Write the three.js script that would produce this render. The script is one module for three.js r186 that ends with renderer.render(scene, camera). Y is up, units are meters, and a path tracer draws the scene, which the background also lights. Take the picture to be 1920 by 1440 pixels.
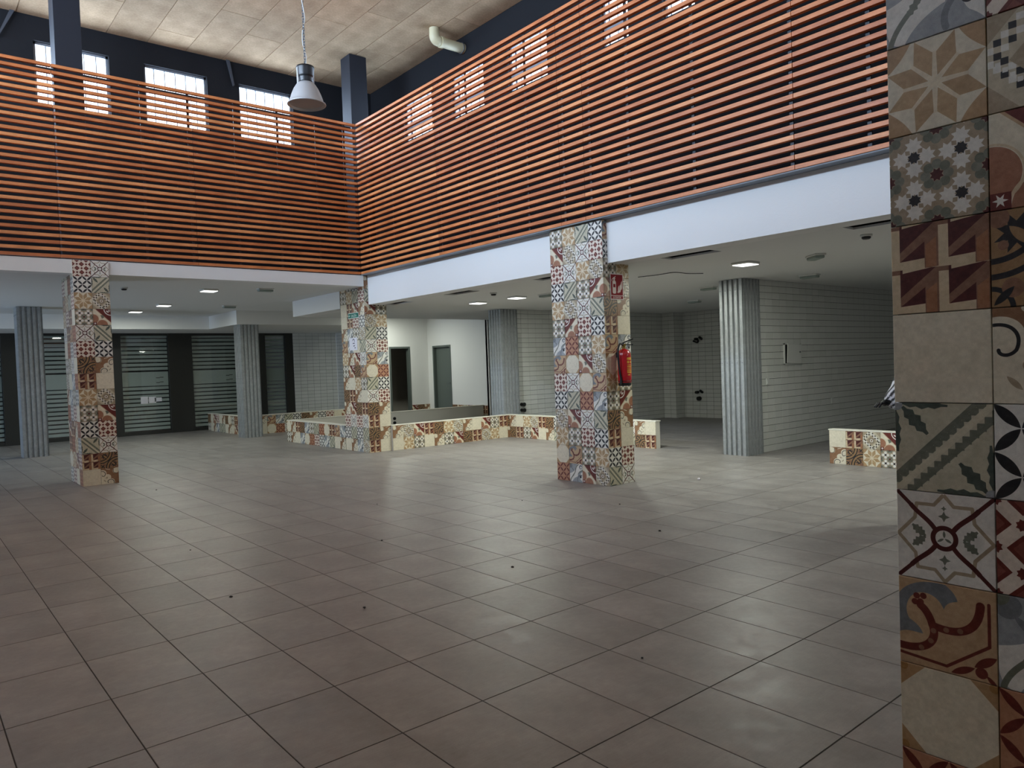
import * as THREE from 'three';
import { mergeGeometries } from 'three/addons/utils/BufferGeometryUtils.js';
import { RoundedBoxGeometry } from 'three/addons/geometries/RoundedBoxGeometry.js';
import { RectAreaLightUniformsLib } from 'three/addons/lights/RectAreaLightUniformsLib.js';
import { MarchingCubes } from 'three/addons/objects/MarchingCubes.js';

// ------------------------------------------------------------------ camera, sky, daylight, exposure
const scene = new THREE.Scene();
const camera = new THREE.PerspectiveCamera(2 * Math.atan(720 / 1387.07) * 180 / Math.PI, 4 / 3, 0.05, 200);
camera.position.set(0, 1.45, 0);
camera.rotation.order = 'YXZ';
camera.rotation.set(-0.02598, -0.694262, -0.035798);
camera.updateMatrixWorld(true);
scene.add(camera);

const renderer = new THREE.WebGLRenderer({ antialias: true });
renderer.toneMapping = THREE.LinearToneMapping;
renderer.toneMappingExposure = 1.0;
renderer.shadowMap.enabled = true;
RectAreaLightUniformsLib.init();
scene.background = new THREE.Color(2.2, 2.5, 2.9);

const SKY = new THREE.Color(0.72, 0.92, 1.2);
const DAY = { left: 18, right: 14, west: 100, south: 9, entrance: 15 };   // how bright the sky stands in the windows of each side
function daylight(x, y, z, tx, ty, tz, w, h, strength) {
  const l = new THREE.RectAreaLight(SKY, strength, w, h);
  l.position.set(x, y, z); l.lookAt(tx, ty, tz); scene.add(l);
}

// ------------------------------------------------------------------ helpers
let seed = 7;
const rnd = () => { seed = (seed * 1664525 + 1013904223) >>> 0; return seed / 4294967296; };
const taken = {};
const numbered = n => { const k = taken[n] = (taken[n] ?? -1) + 1; return k ? `${n}_${String(k).padStart(3, '0')}` : n; };
const shadow = o => { o.castShadow = true; o.receiveShadow = true; return o; };
function mesh(name, geo, mat, parent = scene) {
  const m = shadow(new THREE.Mesh(geo, mat)); m.name = parent === scene ? numbered(name) : name; parent.add(m); return m;
}
function thing(name, label, category, [x, y, z] = [0, 0, 0], turn = 0, group) {
  const o = new THREE.Group(); o.name = numbered(name); o.position.set(x, y, z); o.rotation.y = turn;
  o.userData = { label, category }; if (group) o.userData.group = group; scene.add(o); return o;
}
function structure(name, pos = [0, 0, 0]) {
  const o = new THREE.Group(); o.name = name; o.userData.kind = 'structure'; o.position.set(...pos); scene.add(o); return o;
}
const box = (w, h, d, x = 0, y = 0, z = 0) => new THREE.BoxGeometry(w, h, d).translate(x, y, z);
// a box given by its corners, with uv in metres
function span(x0, x1, y0, y1, z0, z1) {
  const g = new THREE.BoxGeometry(x1 - x0, y1 - y0, z1 - z0), n = g.attributes.normal, p = g.attributes.position, u = g.attributes.uv;
  for (let i = 0; i < p.count; i++) {
    const X = p.getX(i) + (x0 + x1) / 2, Y = p.getY(i) + (y0 + y1) / 2, Z = p.getZ(i) + (z0 + z1) / 2;
    p.setXYZ(i, X, Y, Z);
    if (Math.abs(n.getX(i)) > 0.5) u.setXY(i, Z, Y); else if (Math.abs(n.getY(i)) > 0.5) u.setXY(i, X, Z); else u.setXY(i, X, Y);
  }
  return g;
}
// a tile: front face at z = t with chamfered edges, centred; uv rectangle on the front
function plate(w, h, t, b, uv = [0, 0, 1, 1]) {
  const X = w / 2, Y = h / 2, pos = [], uvs = [], idx = [];
  const [u0, v0, u1, v1] = uv, U = x => u0 + (u1 - u0) * (x / w + 0.5), V = y => v0 + (v1 - v0) * (y / h + 0.5);
  const quad = (...q) => { const k = pos.length / 3; for (const [x, y, z] of q) { pos.push(x, y, z); uvs.push(U(x), V(y)); } idx.push(k, k + 1, k + 2, k, k + 2, k + 3); };
  const f = [[-X + b, -Y + b, t], [X - b, -Y + b, t], [X - b, Y - b, t], [-X + b, Y - b, t]];
  const e = [[-X, -Y, t - b], [X, -Y, t - b], [X, Y, t - b], [-X, Y, t - b]], r = e.map(([x, y]) => [x, y, 0]);
  quad(...f);
  for (let i = 0; i < 4; i++) { const j = (i + 1) % 4; quad(e[i], e[j], f[j], f[i]); quad(r[i], r[j], e[j], e[i]); }
  const g = new THREE.BufferGeometry();
  g.setAttribute('position', new THREE.Float32BufferAttribute(pos, 3)); g.setAttribute('uv', new THREE.Float32BufferAttribute(uvs, 2));
  g.setIndex(idx); g.computeVertexNormals(); return g;
}
const merge = l => mergeGeometries(l.map(g => g.index ? g.toNonIndexed() : g));
// a wall in the x-y plane with rectangular holes, extruded to +z by d
function holed(x0, x1, y0, y1, holes, d) {
  const s = new THREE.Shape([[x0, y0], [x1, y0], [x1, y1], [x0, y1]].map(p => new THREE.Vector2(...p)));
  for (const [a, b, c, e] of holes) s.holes.push(new THREE.Path([[a, c], [a, e], [b, e], [b, c]].map(p => new THREE.Vector2(...p))));
  return new THREE.ExtrudeGeometry(s, { depth: d, bevelEnabled: false });
}
function tube(points, r, seg = 24, rad = 10) { return new THREE.TubeGeometry(new THREE.CatmullRomCurve3(points.map(p => new THREE.Vector3(...p))), seg, r, rad, false); }
const lathe = (pts, seg = 40) => new THREE.LatheGeometry(pts.map(p => new THREE.Vector2(...p)), seg);

// ------------------------------------------------------------------ procedural textures
function noise2(w, h, cell, s0) {            // tileable value noise
  const nx = Math.max(2, Math.round(w / cell)), ny = Math.max(2, Math.round(h / cell)); let s = s0;
  const R = () => { s = (s * 1664525 + 1013904223) >>> 0; return s / 4294967296; };
  const g = Float32Array.from({ length: nx * ny }, R), o = new Float32Array(w * h), sm = t => t * t * (3 - 2 * t);
  for (let y = 0; y < h; y++) for (let x = 0; x < w; x++) {
    const fx = x / w * nx, fy = y / h * ny, i = Math.floor(fx), j = Math.floor(fy), a = sm(fx - i), b = sm(fy - j), i1 = (i + 1) % nx, j1 = (j + 1) % ny;
    o[y * w + x] = (g[j * nx + i] * (1 - a) + g[j * nx + i1] * a) * (1 - b) + (g[j1 * nx + i] * (1 - a) + g[j1 * nx + i1] * a) * b;
  }
  return o;
}
function dataTexture(w, h, fn, srgb = true, rx = 1, ry = 1) {
  const d = new Uint8Array(w * h * 4);
  for (let i = 0; i < w * h; i++) { const c = fn(i, i % w, Math.floor(i / w)); for (let k = 0; k < 3; k++) d[4 * i + k] = Math.max(0, Math.min(255, c[k])); d[4 * i + 3] = 255; }
  const t = new THREE.DataTexture(d, w, h); t.wrapS = t.wrapT = THREE.RepeatWrapping; t.magFilter = THREE.LinearFilter; t.minFilter = THREE.LinearMipmapLinearFilter; t.generateMipmaps = true;
  if (srgb) t.colorSpace = THREE.SRGBColorSpace; t.repeat.set(rx, ry); t.needsUpdate = true; return t;
}
const N = 512, n128 = noise2(N, N, 128, 1), n48 = noise2(N, N, 48, 2), n16 = noise2(N, N, 16, 3), n5 = noise2(N, N, 5, 4), n2 = noise2(N, N, 2, 5);
// porcelain floor: cloudy warm grey with fine brushed streaks
const streak = (() => { const o = new Float32Array(N * N), a = noise2(N, N, 3, 9), L = 40; for (let y = 0; y < N; y++) { let s = 0; for (let x = 0; x < L; x++) s += a[y * N + x]; for (let x = 0; x < N; x++) { o[y * N + x] = s / L; s += a[y * N + (x + L) % N] - a[y * N + x]; } } return o; })();
const floorMap = dataTexture(N, N, i => { const v = (n128[i] - .5) * 16 + (n48[i] - .5) * 14 + (n16[i] - .5) * 8 + (n2[i] - .5) * 7 + (streak[i] - .5) * 26; return [156 + v, 150 + v, 145 + v * .97]; });
const floorRough = dataTexture(N, N, i => { const v = 108 + (n48[i] - .5) * 26 + (streak[i] - .5) * 50 + (n5[i] - .5) * 14; return [v, v, v]; }, false);
const plasterBump = dataTexture(N, N, i => { const v = 128 + (n5[i] - .5) * 60 + (n16[i] - .5) * 40; return [v, v, v]; }, false, 1, 1);
// wood wool boards: short pale shreds
const shreds = (() => {
  const o = new Float32Array(N * N).fill(.5); let s = 77; const R = () => { s = (s * 1664525 + 1013904223) >>> 0; return s / 4294967296; };
  for (let k = 0; k < 9000; k++) { let x = R() * N, y = R() * N, a = R() * 6.283; const v = .15 + R() * .8, c = (R() - .5) * .3; for (let t = 0; t < 14; t++) { o[(Math.floor(y + N) % N) * N + Math.floor(x + N) % N] = v; x += Math.cos(a); y += Math.sin(a); a += c; } }
  return o;
})();
const boardMap = dataTexture(N, N, i => { const v = (shreds[i] - .5) * 44 + (n128[i] - .5) * 22 + (n16[i] - .5) * 14; return [196 + v, 168 + v, 134 + v * .9]; }, true, 1.6, 1.6);
const boardBump = dataTexture(N, N, i => { const v = shreds[i] * 255; return [v, v, v]; }, false, 1.6, 1.6);
// varnished cedar: grain along u
function woodMap(r, g, b, s0) {
  const W = 1024, H = 64, a = noise2(W, H, 64, s0), c = noise2(W, H, 2, s0 + 1), L = 90, gr = new Float32Array(W * H), e = noise2(W, H, 3, s0 + 2);
  for (let y = 0; y < H; y++) { let s = 0; for (let x = 0; x < L; x++) s += e[y * W + x]; for (let x = 0; x < W; x++) { gr[y * W + x] = s / L; s += e[y * W + (x + L) % W] - e[y * W + x]; } }
  return dataTexture(W, H, i => { const v = (gr[i] - .5) * 85 + (a[i] - .5) * 34 + (c[i] - .5) * 10; return [r + v, g + v * .82, b + v * .66]; }, true, 0.4, 1);
}
const galvMap = dataTexture(N, N, i => { const v = (n16[i] - .5) * 16 + (n5[i] - .5) * 14 + (n48[i] - .5) * 12; return [164 + v, 168 + v, 170 + v]; }, true, 1, 1);

// ------------------------------------------------------------------ the encaustic patterns (printed tile faces)
const KINDS = ['scroll', 'star', 'girih', 'key', 'plain', 'band', 'medallion', 'heart', 'octagon', 'checks', 'roundels', 'arcs', 'petals', 'petals_brown', 'lozenge', 'cloud'];
const INK = { cream: '#d8cfb8', white: '#dedbd2', ochre: '#ac8d66', brown: '#84604a', red: '#64251b', maroon: '#4b1a16', green: '#6d7061', grey: '#969a9c', blue: '#73777a', black: '#211f20', beige: '#cbb898', taupe: '#a3937a', sand: '#b99c79' };
const atlas = (() => {
  const S = 512, c = document.createElement('canvas'); c.width = c.height = 4 * S; const x = c.getContext('2d');
  const poly = (pts, f) => { x.fillStyle = f; x.beginPath(); pts.forEach((p, i) => i ? x.lineTo(p[0] * S, p[1] * S) : x.moveTo(p[0] * S, p[1] * S)); x.closePath(); x.fill(); };
  const rect = (a, b, w, h, f) => { x.fillStyle = f; x.fillRect(a * S, b * S, w * S, h * S); };
  const disc = (a, b, r, f) => { x.fillStyle = f; x.beginPath(); x.arc(a * S, b * S, r * S, 0, 7); x.fill(); };
  const ring = (a, b, r, w, f, t0 = 0, t1 = 6.2832) => { x.strokeStyle = f; x.lineWidth = w * S; x.lineCap = 'butt'; x.beginPath(); x.arc(a * S, b * S, r * S, t0, t1); x.stroke(); };
  const line = (pts, w, f) => { x.strokeStyle = f; x.lineWidth = w * S; x.lineJoin = 'round'; x.beginPath(); pts.forEach((p, i) => i ? x.lineTo(p[0] * S, p[1] * S) : x.moveTo(p[0] * S, p[1] * S)); x.stroke(); };
  const curve = (p, w, f) => { x.strokeStyle = f; x.lineWidth = w * S; x.lineCap = 'round'; x.beginPath(); x.moveTo(p[0] * S, p[1] * S); for (let i = 2; i < p.length; i += 6) x.bezierCurveTo(p[i] * S, p[i + 1] * S, p[i + 2] * S, p[i + 3] * S, p[i + 4] * S, p[i + 5] * S); x.stroke(); };
  const blob = (p, f) => { x.fillStyle = f; x.beginPath(); x.moveTo(p[0] * S, p[1] * S); for (let i = 2; i < p.length; i += 6) x.bezierCurveTo(p[i] * S, p[i + 1] * S, p[i + 2] * S, p[i + 3] * S, p[i + 4] * S, p[i + 5] * S); x.closePath(); x.fill(); };
  const leaf = (a, b, ang, l, w, f) => { const C = Math.cos(ang), D = Math.sin(ang), q = (u, v) => [a + u * C - v * D, b + u * D + v * C]; blob([...q(-l, 0), ...q(-l * .4, w), ...q(l * .4, w), ...q(l, 0), ...q(l * .4, -w), ...q(-l * .4, -w), ...q(-l, 0)], f); };
  const serrated = (a, b, ang, l, w, f) => { const C = Math.cos(ang), D = Math.sin(ang), q = (u, v) => [a + u * C - v * D, b + u * D + v * C], p = [q(-l, 0)]; for (let k = 0; k <= 8; k++) p.push(q(-l + 2 * l * k / 8, w * Math.sin(3.14 * (k + .6) / 9.2) * (k % 2 ? .62 : 1.1))); p.push(q(l, 0)); for (let k = 8; k >= 0; k--) p.push(q(-l + 2 * l * k / 8, -w * Math.sin(3.14 * (k + .6) / 9.2) * (k % 2 ? .62 : 1.1))); poly(p, f); };
  const starPoly = (a, b, r, k, m, f, t = 0) => { const p = []; for (let i = 0; i < 2 * m; i++) { const R = i % 2 ? r * k : r, w = t + i * Math.PI / m; p.push([a + R * Math.cos(w), b + R * Math.sin(w)]); } poly(p, f); };
  const draw = {
    scroll() { rect(0, 0, 1, 1, INK.grey); blob([.0, .55, .3, .5, .55, .3, .6, 0, 1, 0, 1, 0, 1, .3, .75, .35, .6, .5, .62, .68, .5, .72, .3, .8, .2, 1, 0, 1, 0, .8, 0, .55], INK.white); blob([1, .42, .8, .5, .72, .7, .85, .85, .95, .92, 1, 1, 1, 1, 1, .8, 1, .6, 1, .42], INK.white); curve([.05, .98, .12, .7, .4, .62, .46, .36, .5, .18, .58, .1, .68, .04], .06, INK.green); serrated(.3, .62, -.9, .12, .05, INK.green); curve([.62, .95, .55, .75, .75, .55, .92, .62], .07, INK.blue); disc(.84, .7, .07, INK.black); disc(.86, .16, .12, INK.blue); disc(.88, .18, .06, INK.white); curve([.7, .52, .78, .4, .95, .38, 1, .3], .05, INK.green); disc(.1, .12, .13, INK.blue); disc(.02, .02, .1, INK.green); leaf(.25, .3, .8, .14, .05, INK.blue); },
    star() { rect(0, 0, 1, 1, INK.cream); for (const [a, b, u, v] of [[0, 0, 1, 1], [1, 0, -1, 1], [1, 1, -1, -1], [0, 1, 1, -1]]) blob([a, b, a + .26 * u, b, a + .26 * u, b, a + .26 * u, b, a + .2 * u, b + .13 * v, a + .1 * u, b + .22 * v, a, b + .3 * v, a, b + .2 * v, a, b + .1 * v, a, b], INK.ochre);
      for (let k = 0; k < 8; k++) { const t = k * Math.PI / 4 + Math.PI / 8, q = (r, w) => [.5 + r * Math.cos(t + w), .5 + r * Math.sin(t + w)]; poly([q(.07, 0), q(.32, .34), q(.53, 0), q(.32, -.34)], k % 2 ? '#b1946c' : '#aa8d66'); }
      for (let k = 0; k < 8; k++) { const t = k * Math.PI / 4; line([[.5, .5], [.5 + .33 * Math.cos(t), .5 + .33 * Math.sin(t)]], .038, '#d6c8ab'); } disc(.5, .5, .045, '#d6c8ab'); },
    girih() { rect(0, 0, 1, 1, INK.taupe); for (let i = -1; i < 3; i++) for (let j = -1; j < 3; j++) { const a = .27 + i * .47, b = .27 + j * .47; for (let k = 0; k < 4; k++) { const t = k * Math.PI / 2; starPoly(a + .13 * Math.cos(t), b + .13 * Math.sin(t), .1, .62, 8, INK.white, .39); } starPoly(a, b, .07, .68, 8, INK.black, .39); }
      for (const [a, b] of [[.5, .5], [0, .5], [1, .5], [.5, 0], [.5, 1], [0, 0], [1, 0], [0, 1], [1, 1]]) { for (let k = 0; k < 8; k++) { const t = k * Math.PI / 4; disc(a + .115 * Math.cos(t), b + .115 * Math.sin(t), .052, k % 2 ? INK.green : '#7d7f70'); } starPoly(a, b, .075, .66, 8, INK.maroon, .39); } },
    key() { rect(0, 0, 1, 1, INK.maroon); for (const [a, b] of [[0, 0], [.5, 0], [0, .5], [.5, .5]]) { const q = l => l.map(([u, v]) => [a + u / 2, b + v / 2]); poly(q([[0, .1], [.2, .1], [.2, .82], [.72, .78], [.72, 1], [0, 1]]), INK.beige); poly(q([[.2, .82], [.2, .62], [1, -.05], [1, .2], [.72, .42]]), INK.brown); poly(q([[.72, 1], [.72, .42], [1, .2], [1, 1]]), INK.brown); poly(q([[.74, .5], [.96, .34], [.96, .98], [.74, .98]]), '#9c6c4b'); poly(q([[0, .1], [.2, .1], [.2, 0], [0, 0]]), INK.brown); poly(q([[.25, 0], [1, 0], [1, -.02], [.25, .08]]), INK.beige); } },
    plain() { rect(0, 0, 1, 1, INK.cream); },
    band() { rect(0, 0, 1, 1, '#bdb79f'); for (const o of [-.1, .14]) for (let k = -1; k < 16; k++) { const a = k / 14, b = 1 - k / 14 + o; poly([[a - .015, b + .015], [a + .075, b + .015], [a + .075, b - .07], [a - .015, b - .07]], INK.green); } poly([[0, .96], [.96, 0], [1, 0], [1, .06], [.06, 1], [0, 1]], '#c9c2a9');
      for (const o of [-.16, .17]) line([[-.05, 1.05 + o], [1.05, -.05 + o]], .055, INK.green);
      serrated(.22, .2, .85, .2, .075, '#4a5249'); serrated(.8, .8, .85, .2, .075, '#4a5249'); serrated(.3, .02, .05, .26, .05, '#4a5249'); serrated(.02, .3, 1.52, .26, .05, '#4a5249'); serrated(.7, .98, .05, .26, .05, '#4a5249'); serrated(.98, .7, 1.52, .26, .05, '#4a5249'); disc(.03, .03, .06, INK.grey); disc(.97, .97, .06, INK.grey); },
    medallion() { rect(0, 0, 1, 1, INK.white); const p = [[.5, .02], [.6, .14], [.78, .14], [.8, .3], [.98, .5], [.8, .7], [.78, .86], [.6, .86], [.5, .98], [.4, .86], [.22, .86], [.2, .7], [.02, .5], [.2, .3], [.22, .14], [.4, .14], [.5, .02]]; line(p, .038, INK.taupe); for (const [u, v] of [[1, 1], [-1, 1], [1, -1], [-1, -1]]) { curve([.5 + .09 * u, .5 + .09 * v, .5 + .16 * u, .5 + .2 * v, .5 + .26 * u, .5 + .24 * v, .5 + .34 * u, .5 + .34 * v], .05, INK.maroon); line([[.5 + .33 * u, .5 + .33 * v], [.5 + .5 * u, .5 + .5 * v]], .042, INK.maroon); } ring(.5, .5, .115, .05, INK.maroon); for (let k = 0; k < 3; k++) leaf(.5 + .045 * Math.cos(k * 2.094 + .5), .5 + .045 * Math.sin(k * 2.094 + .5), k * 2.094 + .5, .04, .018, INK.green);
      for (const s of [1, -1]) { serrated(.5 + s * .26, .44, -s * .7, .09, .05, INK.green); serrated(.5 + s * .26, .56, s * .7, .09, .05, INK.green); starPoly(.5, .5 + s * .24, .06, .45, 4, INK.green); starPoly(.5, .5 + s * .33, .03, .45, 4, INK.green); } },
    heart() { rect(0, 0, 1, 1, INK.sand); blob([0, .22, .1, .05, .3, 0, .5, .02, .55, .06, .6, .1, .62, .18, .55, .2, .5, .22, .48, .3, .45, .2, .35, .12, .22, .16, .08, .22, .06, .4, .12, .48, .2, .52, .24, .56, .26, .62, .15, .62, .08, .6, 0, .66, 0, .5, 0, .35, 0, .22], INK.blue); curve([.02, .8, .3, .82, .42, .66, .36, .5, .34, .42, .3, .34, .24, .3], .085, INK.red); curve([.36, .5, .6, .56, .82, .5, .84, .18], .085, INK.red); for (const [a, b] of [[.2, .2], [.27, .19], [.18, .27], [.24, .26]]) disc(a, b, .035, INK.red); for (const [a, b] of [[.37, .56], [.34, .68], [.24, .78], [.5, .52], [.64, .5]]) disc(a, b, .03, INK.brown); line([[0, .88], [.5, .92], [.92, .6], [.92, .15]], .032, INK.red); leaf(.88, .78, -.6, .13, .06, INK.red); leaf(.66, .92, 2.7, .13, .05, INK.red); disc(.84, .9, .06, INK.red); leaf(.94, .97, .8, .08, .03, INK.red); },
    octagon() { rect(0, 0, 1, 1, '#ab8a62'); const a = .27; poly([[a, .01], [1 - a, .01], [.99, a], [.99, 1 - a], [1 - a, .99], [a, .99], [.01, 1 - a], [.01, a]], INK.cream); for (const [p, q, u, v] of [[0, 0, 1, 1], [1, 0, -1, 1], [1, 1, -1, -1], [0, 1, 1, -1]]) disc(p + .04 * u, q + .04 * v, .05, '#9c7444'); },
    checks() { rect(0, 0, 1, 1, '#bfb49b'); for (const [p, q, u, v] of [[0, 0, 1, 1], [1, 0, -1, 1], [1, 1, -1, -1], [0, 1, 1, -1]]) poly([[p, q], [p + .3 * u, q], [p, q + .3 * v]], INK.taupe); const s = .07; for (const [a, b, u, v] of [[.5, .03, 1, 1], [.97, .5, -1, 1], [.5, .97, -1, -1], [.03, .5, 1, -1]]) for (let k = 0; k < 7; k++) for (let j = 0; j < 2; j++) { const X = a + u * (k * .068) - u * j * .068, Y = b + v * (k * .068) + v * j * .068; poly([[X - s / 2, Y - s / 2], [X + s / 2, Y - s / 2], [X + s / 2, Y + s / 2], [X - s / 2, Y + s / 2]], (k + j) % 2 ? INK.black : INK.white); }
      for (let k = 0; k < 7; k++) for (const [u, v] of [[1, -1], [-1, 1]]) { const X = .5 + u * .4 - u * k * .065, Y = .5 + v * (k * .065 + .02); rect(X - .025, Y - .025, .05, .05, INK.white); } poly([[.5, .2], [.8, .5], [.5, .8], [.2, .5]], INK.taupe); poly([[.42, .28], [.58, .28], [.72, .42], [.72, .58], [.58, .72], [.42, .72], [.28, .58], [.28, .42]], INK.taupe); starPoly(.5, .5, .2, .72, 4, '#8b7d68', .78); ring(.5, .5, .07, .035, INK.white); disc(.5, .5, .03, INK.brown); },
    roundels() { rect(0, 0, 1, 1, INK.cream); disc(.02, .62, .28, '#9c6c52'); disc(.5, .98, .3, '#9c6c52'); ring(.02, .62, .3, .025, INK.beige); ring(.5, .98, .32, .025, INK.beige); rect(0, .82, .2, .2, INK.red); starPoly(.1, .9, .075, .4, 6, INK.white); poly([[.12, 0], [1, .86], [1, 0]], INK.red); line([[.12, 0], [1, .86]], .03, INK.sand); ring(.98, .02, .36, .05, INK.white, 1.4, 3.3); leaf(.8, .16, .7, .1, .05, INK.white); disc(.9, .1, .06, INK.white); disc(.9, .1, .03, INK.red); poly([[.4, .38], [.55, .38], [.62, .52], [.48, .6]], INK.green); },
    arcs() { rect(0, 0, 1, 1, '#94744f'); for (const [a, b, t0, t1] of [[0, 0, 0, 1.571], [1, 1, 3.1416, 4.713]]) { ring(a, b, .68, .06, INK.black, t0, t1); ring(a, b, .52, .06, INK.black, t0, t1); const s = a ? -1 : 1; starPoly(a + .24 * s, b + .24 * s, .22, .5, 8, INK.black, .39); leaf(a + .28 * s, b + .28 * s, .785, .15, .07, '#94744f'); disc(a + .08 * s, b + .08 * s, .1, INK.brown); disc(a + .36 * s, b + .12 * s, .05, INK.brown); disc(a + .12 * s, b + .36 * s, .05, INK.brown); } for (const [a, b, s, v] of [[1, 0, -1, 1], [0, 1, 1, -1]]) { ring(a, b, .2, .05, INK.black); disc(a + .2 * s, b + .2 * v, .1, INK.brown); leaf(a + .12 * s, b + .12 * v, s * v * .785, .13, .05, INK.black); } },
    petals() { rect(0, 0, 1, 1, INK.white); for (let i = 0; i < 4; i++) for (let j = 0; j < 4; j++) leaf(.125 + i * .25, .125 + j * .25, (i + j) % 2 ? -.785 : .785, .17, .075, INK.black); },
    petals_brown() { rect(0, 0, 1, 1, '#b08061'); for (let i = 0; i < 4; i++) for (let j = 0; j < 4; j++) leaf(.125 + i * .25, .125 + j * .25, (i + j) % 2 ? -.785 : .785, .17, .062, INK.red); },
    lozenge() { rect(0, 0, 1, 1, '#ddd0c0'); for (let i = 0; i < 5; i++) for (let j = 0; j < 5; j++) { const a = i * .25, b = j * .25, h = (i + j) % 2 ? .15 : .07; if ((i + j) % 2) { poly([[a, b - h], [a + h, b], [a, b + h], [a - h, b]], INK.red); poly([[a, b - .09], [a + .09, b], [a, b + .09], [a - .09, b]], '#7a4034'); } else { starPoly(a, b, h, .72, 8, INK.red, .39); } } },
    cloud() { rect(0, 0, 1, 1, '#8a6547'); blob([1, .1, .8, .06, .66, .2, .7, .38, .5, .36, .4, .5, .46, .66, .3, .66, .2, .8, .26, 1, .5, 1, .75, 1, 1, 1, 1, .7, 1, .4, 1, .1], INK.cream); blob([.0, .0, .2, 0, .3, .04, .34, .14, .38, .3, .24, .4, .08, .36, .04, .3, 0, .2, 0, 0], INK.cream); curve([.3, .98, .24, .78, .42, .68, .56, .74, .66, .78, .66, .9, .6, .92], .035, INK.black); curve([.98, .18, .8, .16, .72, .3, .78, .44, .84, .52, .94, .5, .94, .44], .035, INK.black); curve([.06, .34, .22, .4, .36, .28, .3, .1], .03, INK.black); leaf(.8, .78, -.785, .1, .04, INK.taupe); disc(.68, .6, .05, INK.taupe); curve([.5, .1, .6, .05, .7, .08, .72, .02], .03, INK.cream); },
  };
  KINDS.forEach((k, i) => { x.save(); x.translate((i % 4) * S, Math.floor(i / 4) * S); x.beginPath(); x.rect(0, 0, S, S); x.clip(); draw[k](); x.restore(); });
  const im = x.getImageData(0, 0, 4 * S, 4 * S), W = 4 * S;               // speckled cement body
  const d = new Uint8Array(W * W * 4);
  for (let yy = 0; yy < W; yy++) for (let xx = 0; xx < W; xx++) { const i = ((W - 1 - yy) * W + xx) * 4, o = (yy * W + xx) * 4, q = (yy % N) * N + xx % N, v = (n2[q] - .5) * 16 + (n16[q] - .5) * 14 + (n48[q] - .5) * 12; for (let k = 0; k < 3; k++) d[o + k] = Math.max(0, Math.min(255, im.data[i + k] + v)); d[o + 3] = 255; }
  const t = new THREE.DataTexture(d, W, W); t.magFilter = THREE.LinearFilter; t.minFilter = THREE.LinearMipmapLinearFilter; t.generateMipmaps = true; t.colorSpace = THREE.SRGBColorSpace; t.needsUpdate = true; return t;
})();

// ------------------------------------------------------------------ materials
const std = (color, roughness = .8, o = {}) => new THREE.MeshStandardMaterial({ color, roughness, ...o });
const M = {
  patterned: new THREE.MeshStandardMaterial({ map: atlas, roughness: .42 }),
  grout: std('#8a857b', .95), tileGrout: std('#50524f', .95), darkGrout: std('#3a3632', .95),
  floorTile: [1, .94, 1.04].map(k => new THREE.MeshPhysicalMaterial({ map: floorMap, roughnessMap: floorRough, roughness: 1, specularIntensity: .7, color: new THREE.Color(.76 * k, .77 * k, .79 * k) })),
  white: std('#e4e4e2', .75, { bumpMap: plasterBump, bumpScale: .0012 }),
  ceiling: std('#dcdddb', .85, { bumpMap: plasterBump, bumpScale: .001 }),
  cream: std('#d9d5c8', .7), navy: std('#080b12', .95, { bumpMap: plasterBump, bumpScale: .002 }), navyMetal: std('#131925', .6),
  board: [1, .95, 1.05].map(k => new THREE.MeshStandardMaterial({ map: boardMap, bumpMap: boardBump, bumpScale: .004, roughness: .95, color: new THREE.Color(k, k, k) })),
  wood: [[204, 124, 70, 21], [188, 108, 58, 33], [216, 140, 84, 45]].map(a => new THREE.MeshPhysicalMaterial({ map: woodMap(...a), roughness: .52, clearcoat: .15, clearcoatRoughness: .32 })),
  steel: std('#6d7278', .45, { metalness: .8 }), darkSteel: std('#2c2f33', .5, { metalness: .5 }), ledge: std('#7d8288', .6),
  galv: new THREE.MeshStandardMaterial({ map: galvMap, roughness: .42, metalness: .35 }),
  glaze: [0, 1, 2].map(k => std(['#d4d5d1', '#d0d2cd', '#d7d8d4'][k], .28)),
  frame: std('#23231f', .5), black: std('#0b0b0b', .7), roomWall: std('#b9b4a8', .8),
  vinyl: std('#8f9b94', .75), glass: new THREE.MeshPhysicalMaterial({ color: '#ffffff', roughness: .02, transmission: 1, thickness: 0, ior: 1.5 }),
  strap: std('#3c4048', .7), winFrame: std('#7c828a', .5), alu: std('#c6c9cc', .42, { metalness: .45 }), blackPlastic: std('#17181b', .38), pvc: std('#cfc7a4', .45),
  plastic: std('#d5d6d2', .5), red: new THREE.MeshPhysicalMaterial({ color: '#b3121c', roughness: .3, clearcoat: .6, clearcoatRoughness: .1 }), rubber: std('#101010', .6), brass: std('#9a8348', .35, { metalness: .9 }), yellow: std('#d8a33a', .5), paper: std('#e3e1e6', .8),
  glow: new THREE.MeshStandardMaterial({ color: '#ffffff', emissive: new THREE.Color(1, 1, .95), emissiveIntensity: 2.2 }),
  doorLeaf: std('#5c6560', .5), doorFrame: std('#5a625e', .5), shutterShade: std('#3b4042', .6),  // the last colour is kept dark to stand for shade behind the shopfront
};

// ------------------------------------------------------------------ dimensions
const T = .22, XR = 6.3, ZL = -11.47, YL = 2.9, YR = 2.585, YW = 3.09, ROOF = 7.0, UL = -13.26, UR = 7.6, UW = -3.8, US = 1.0, XW = -2.5;
const WEST = -8, EAST = 15.0, NORTH = -20.5, SOUTH = 2.4;

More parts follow.
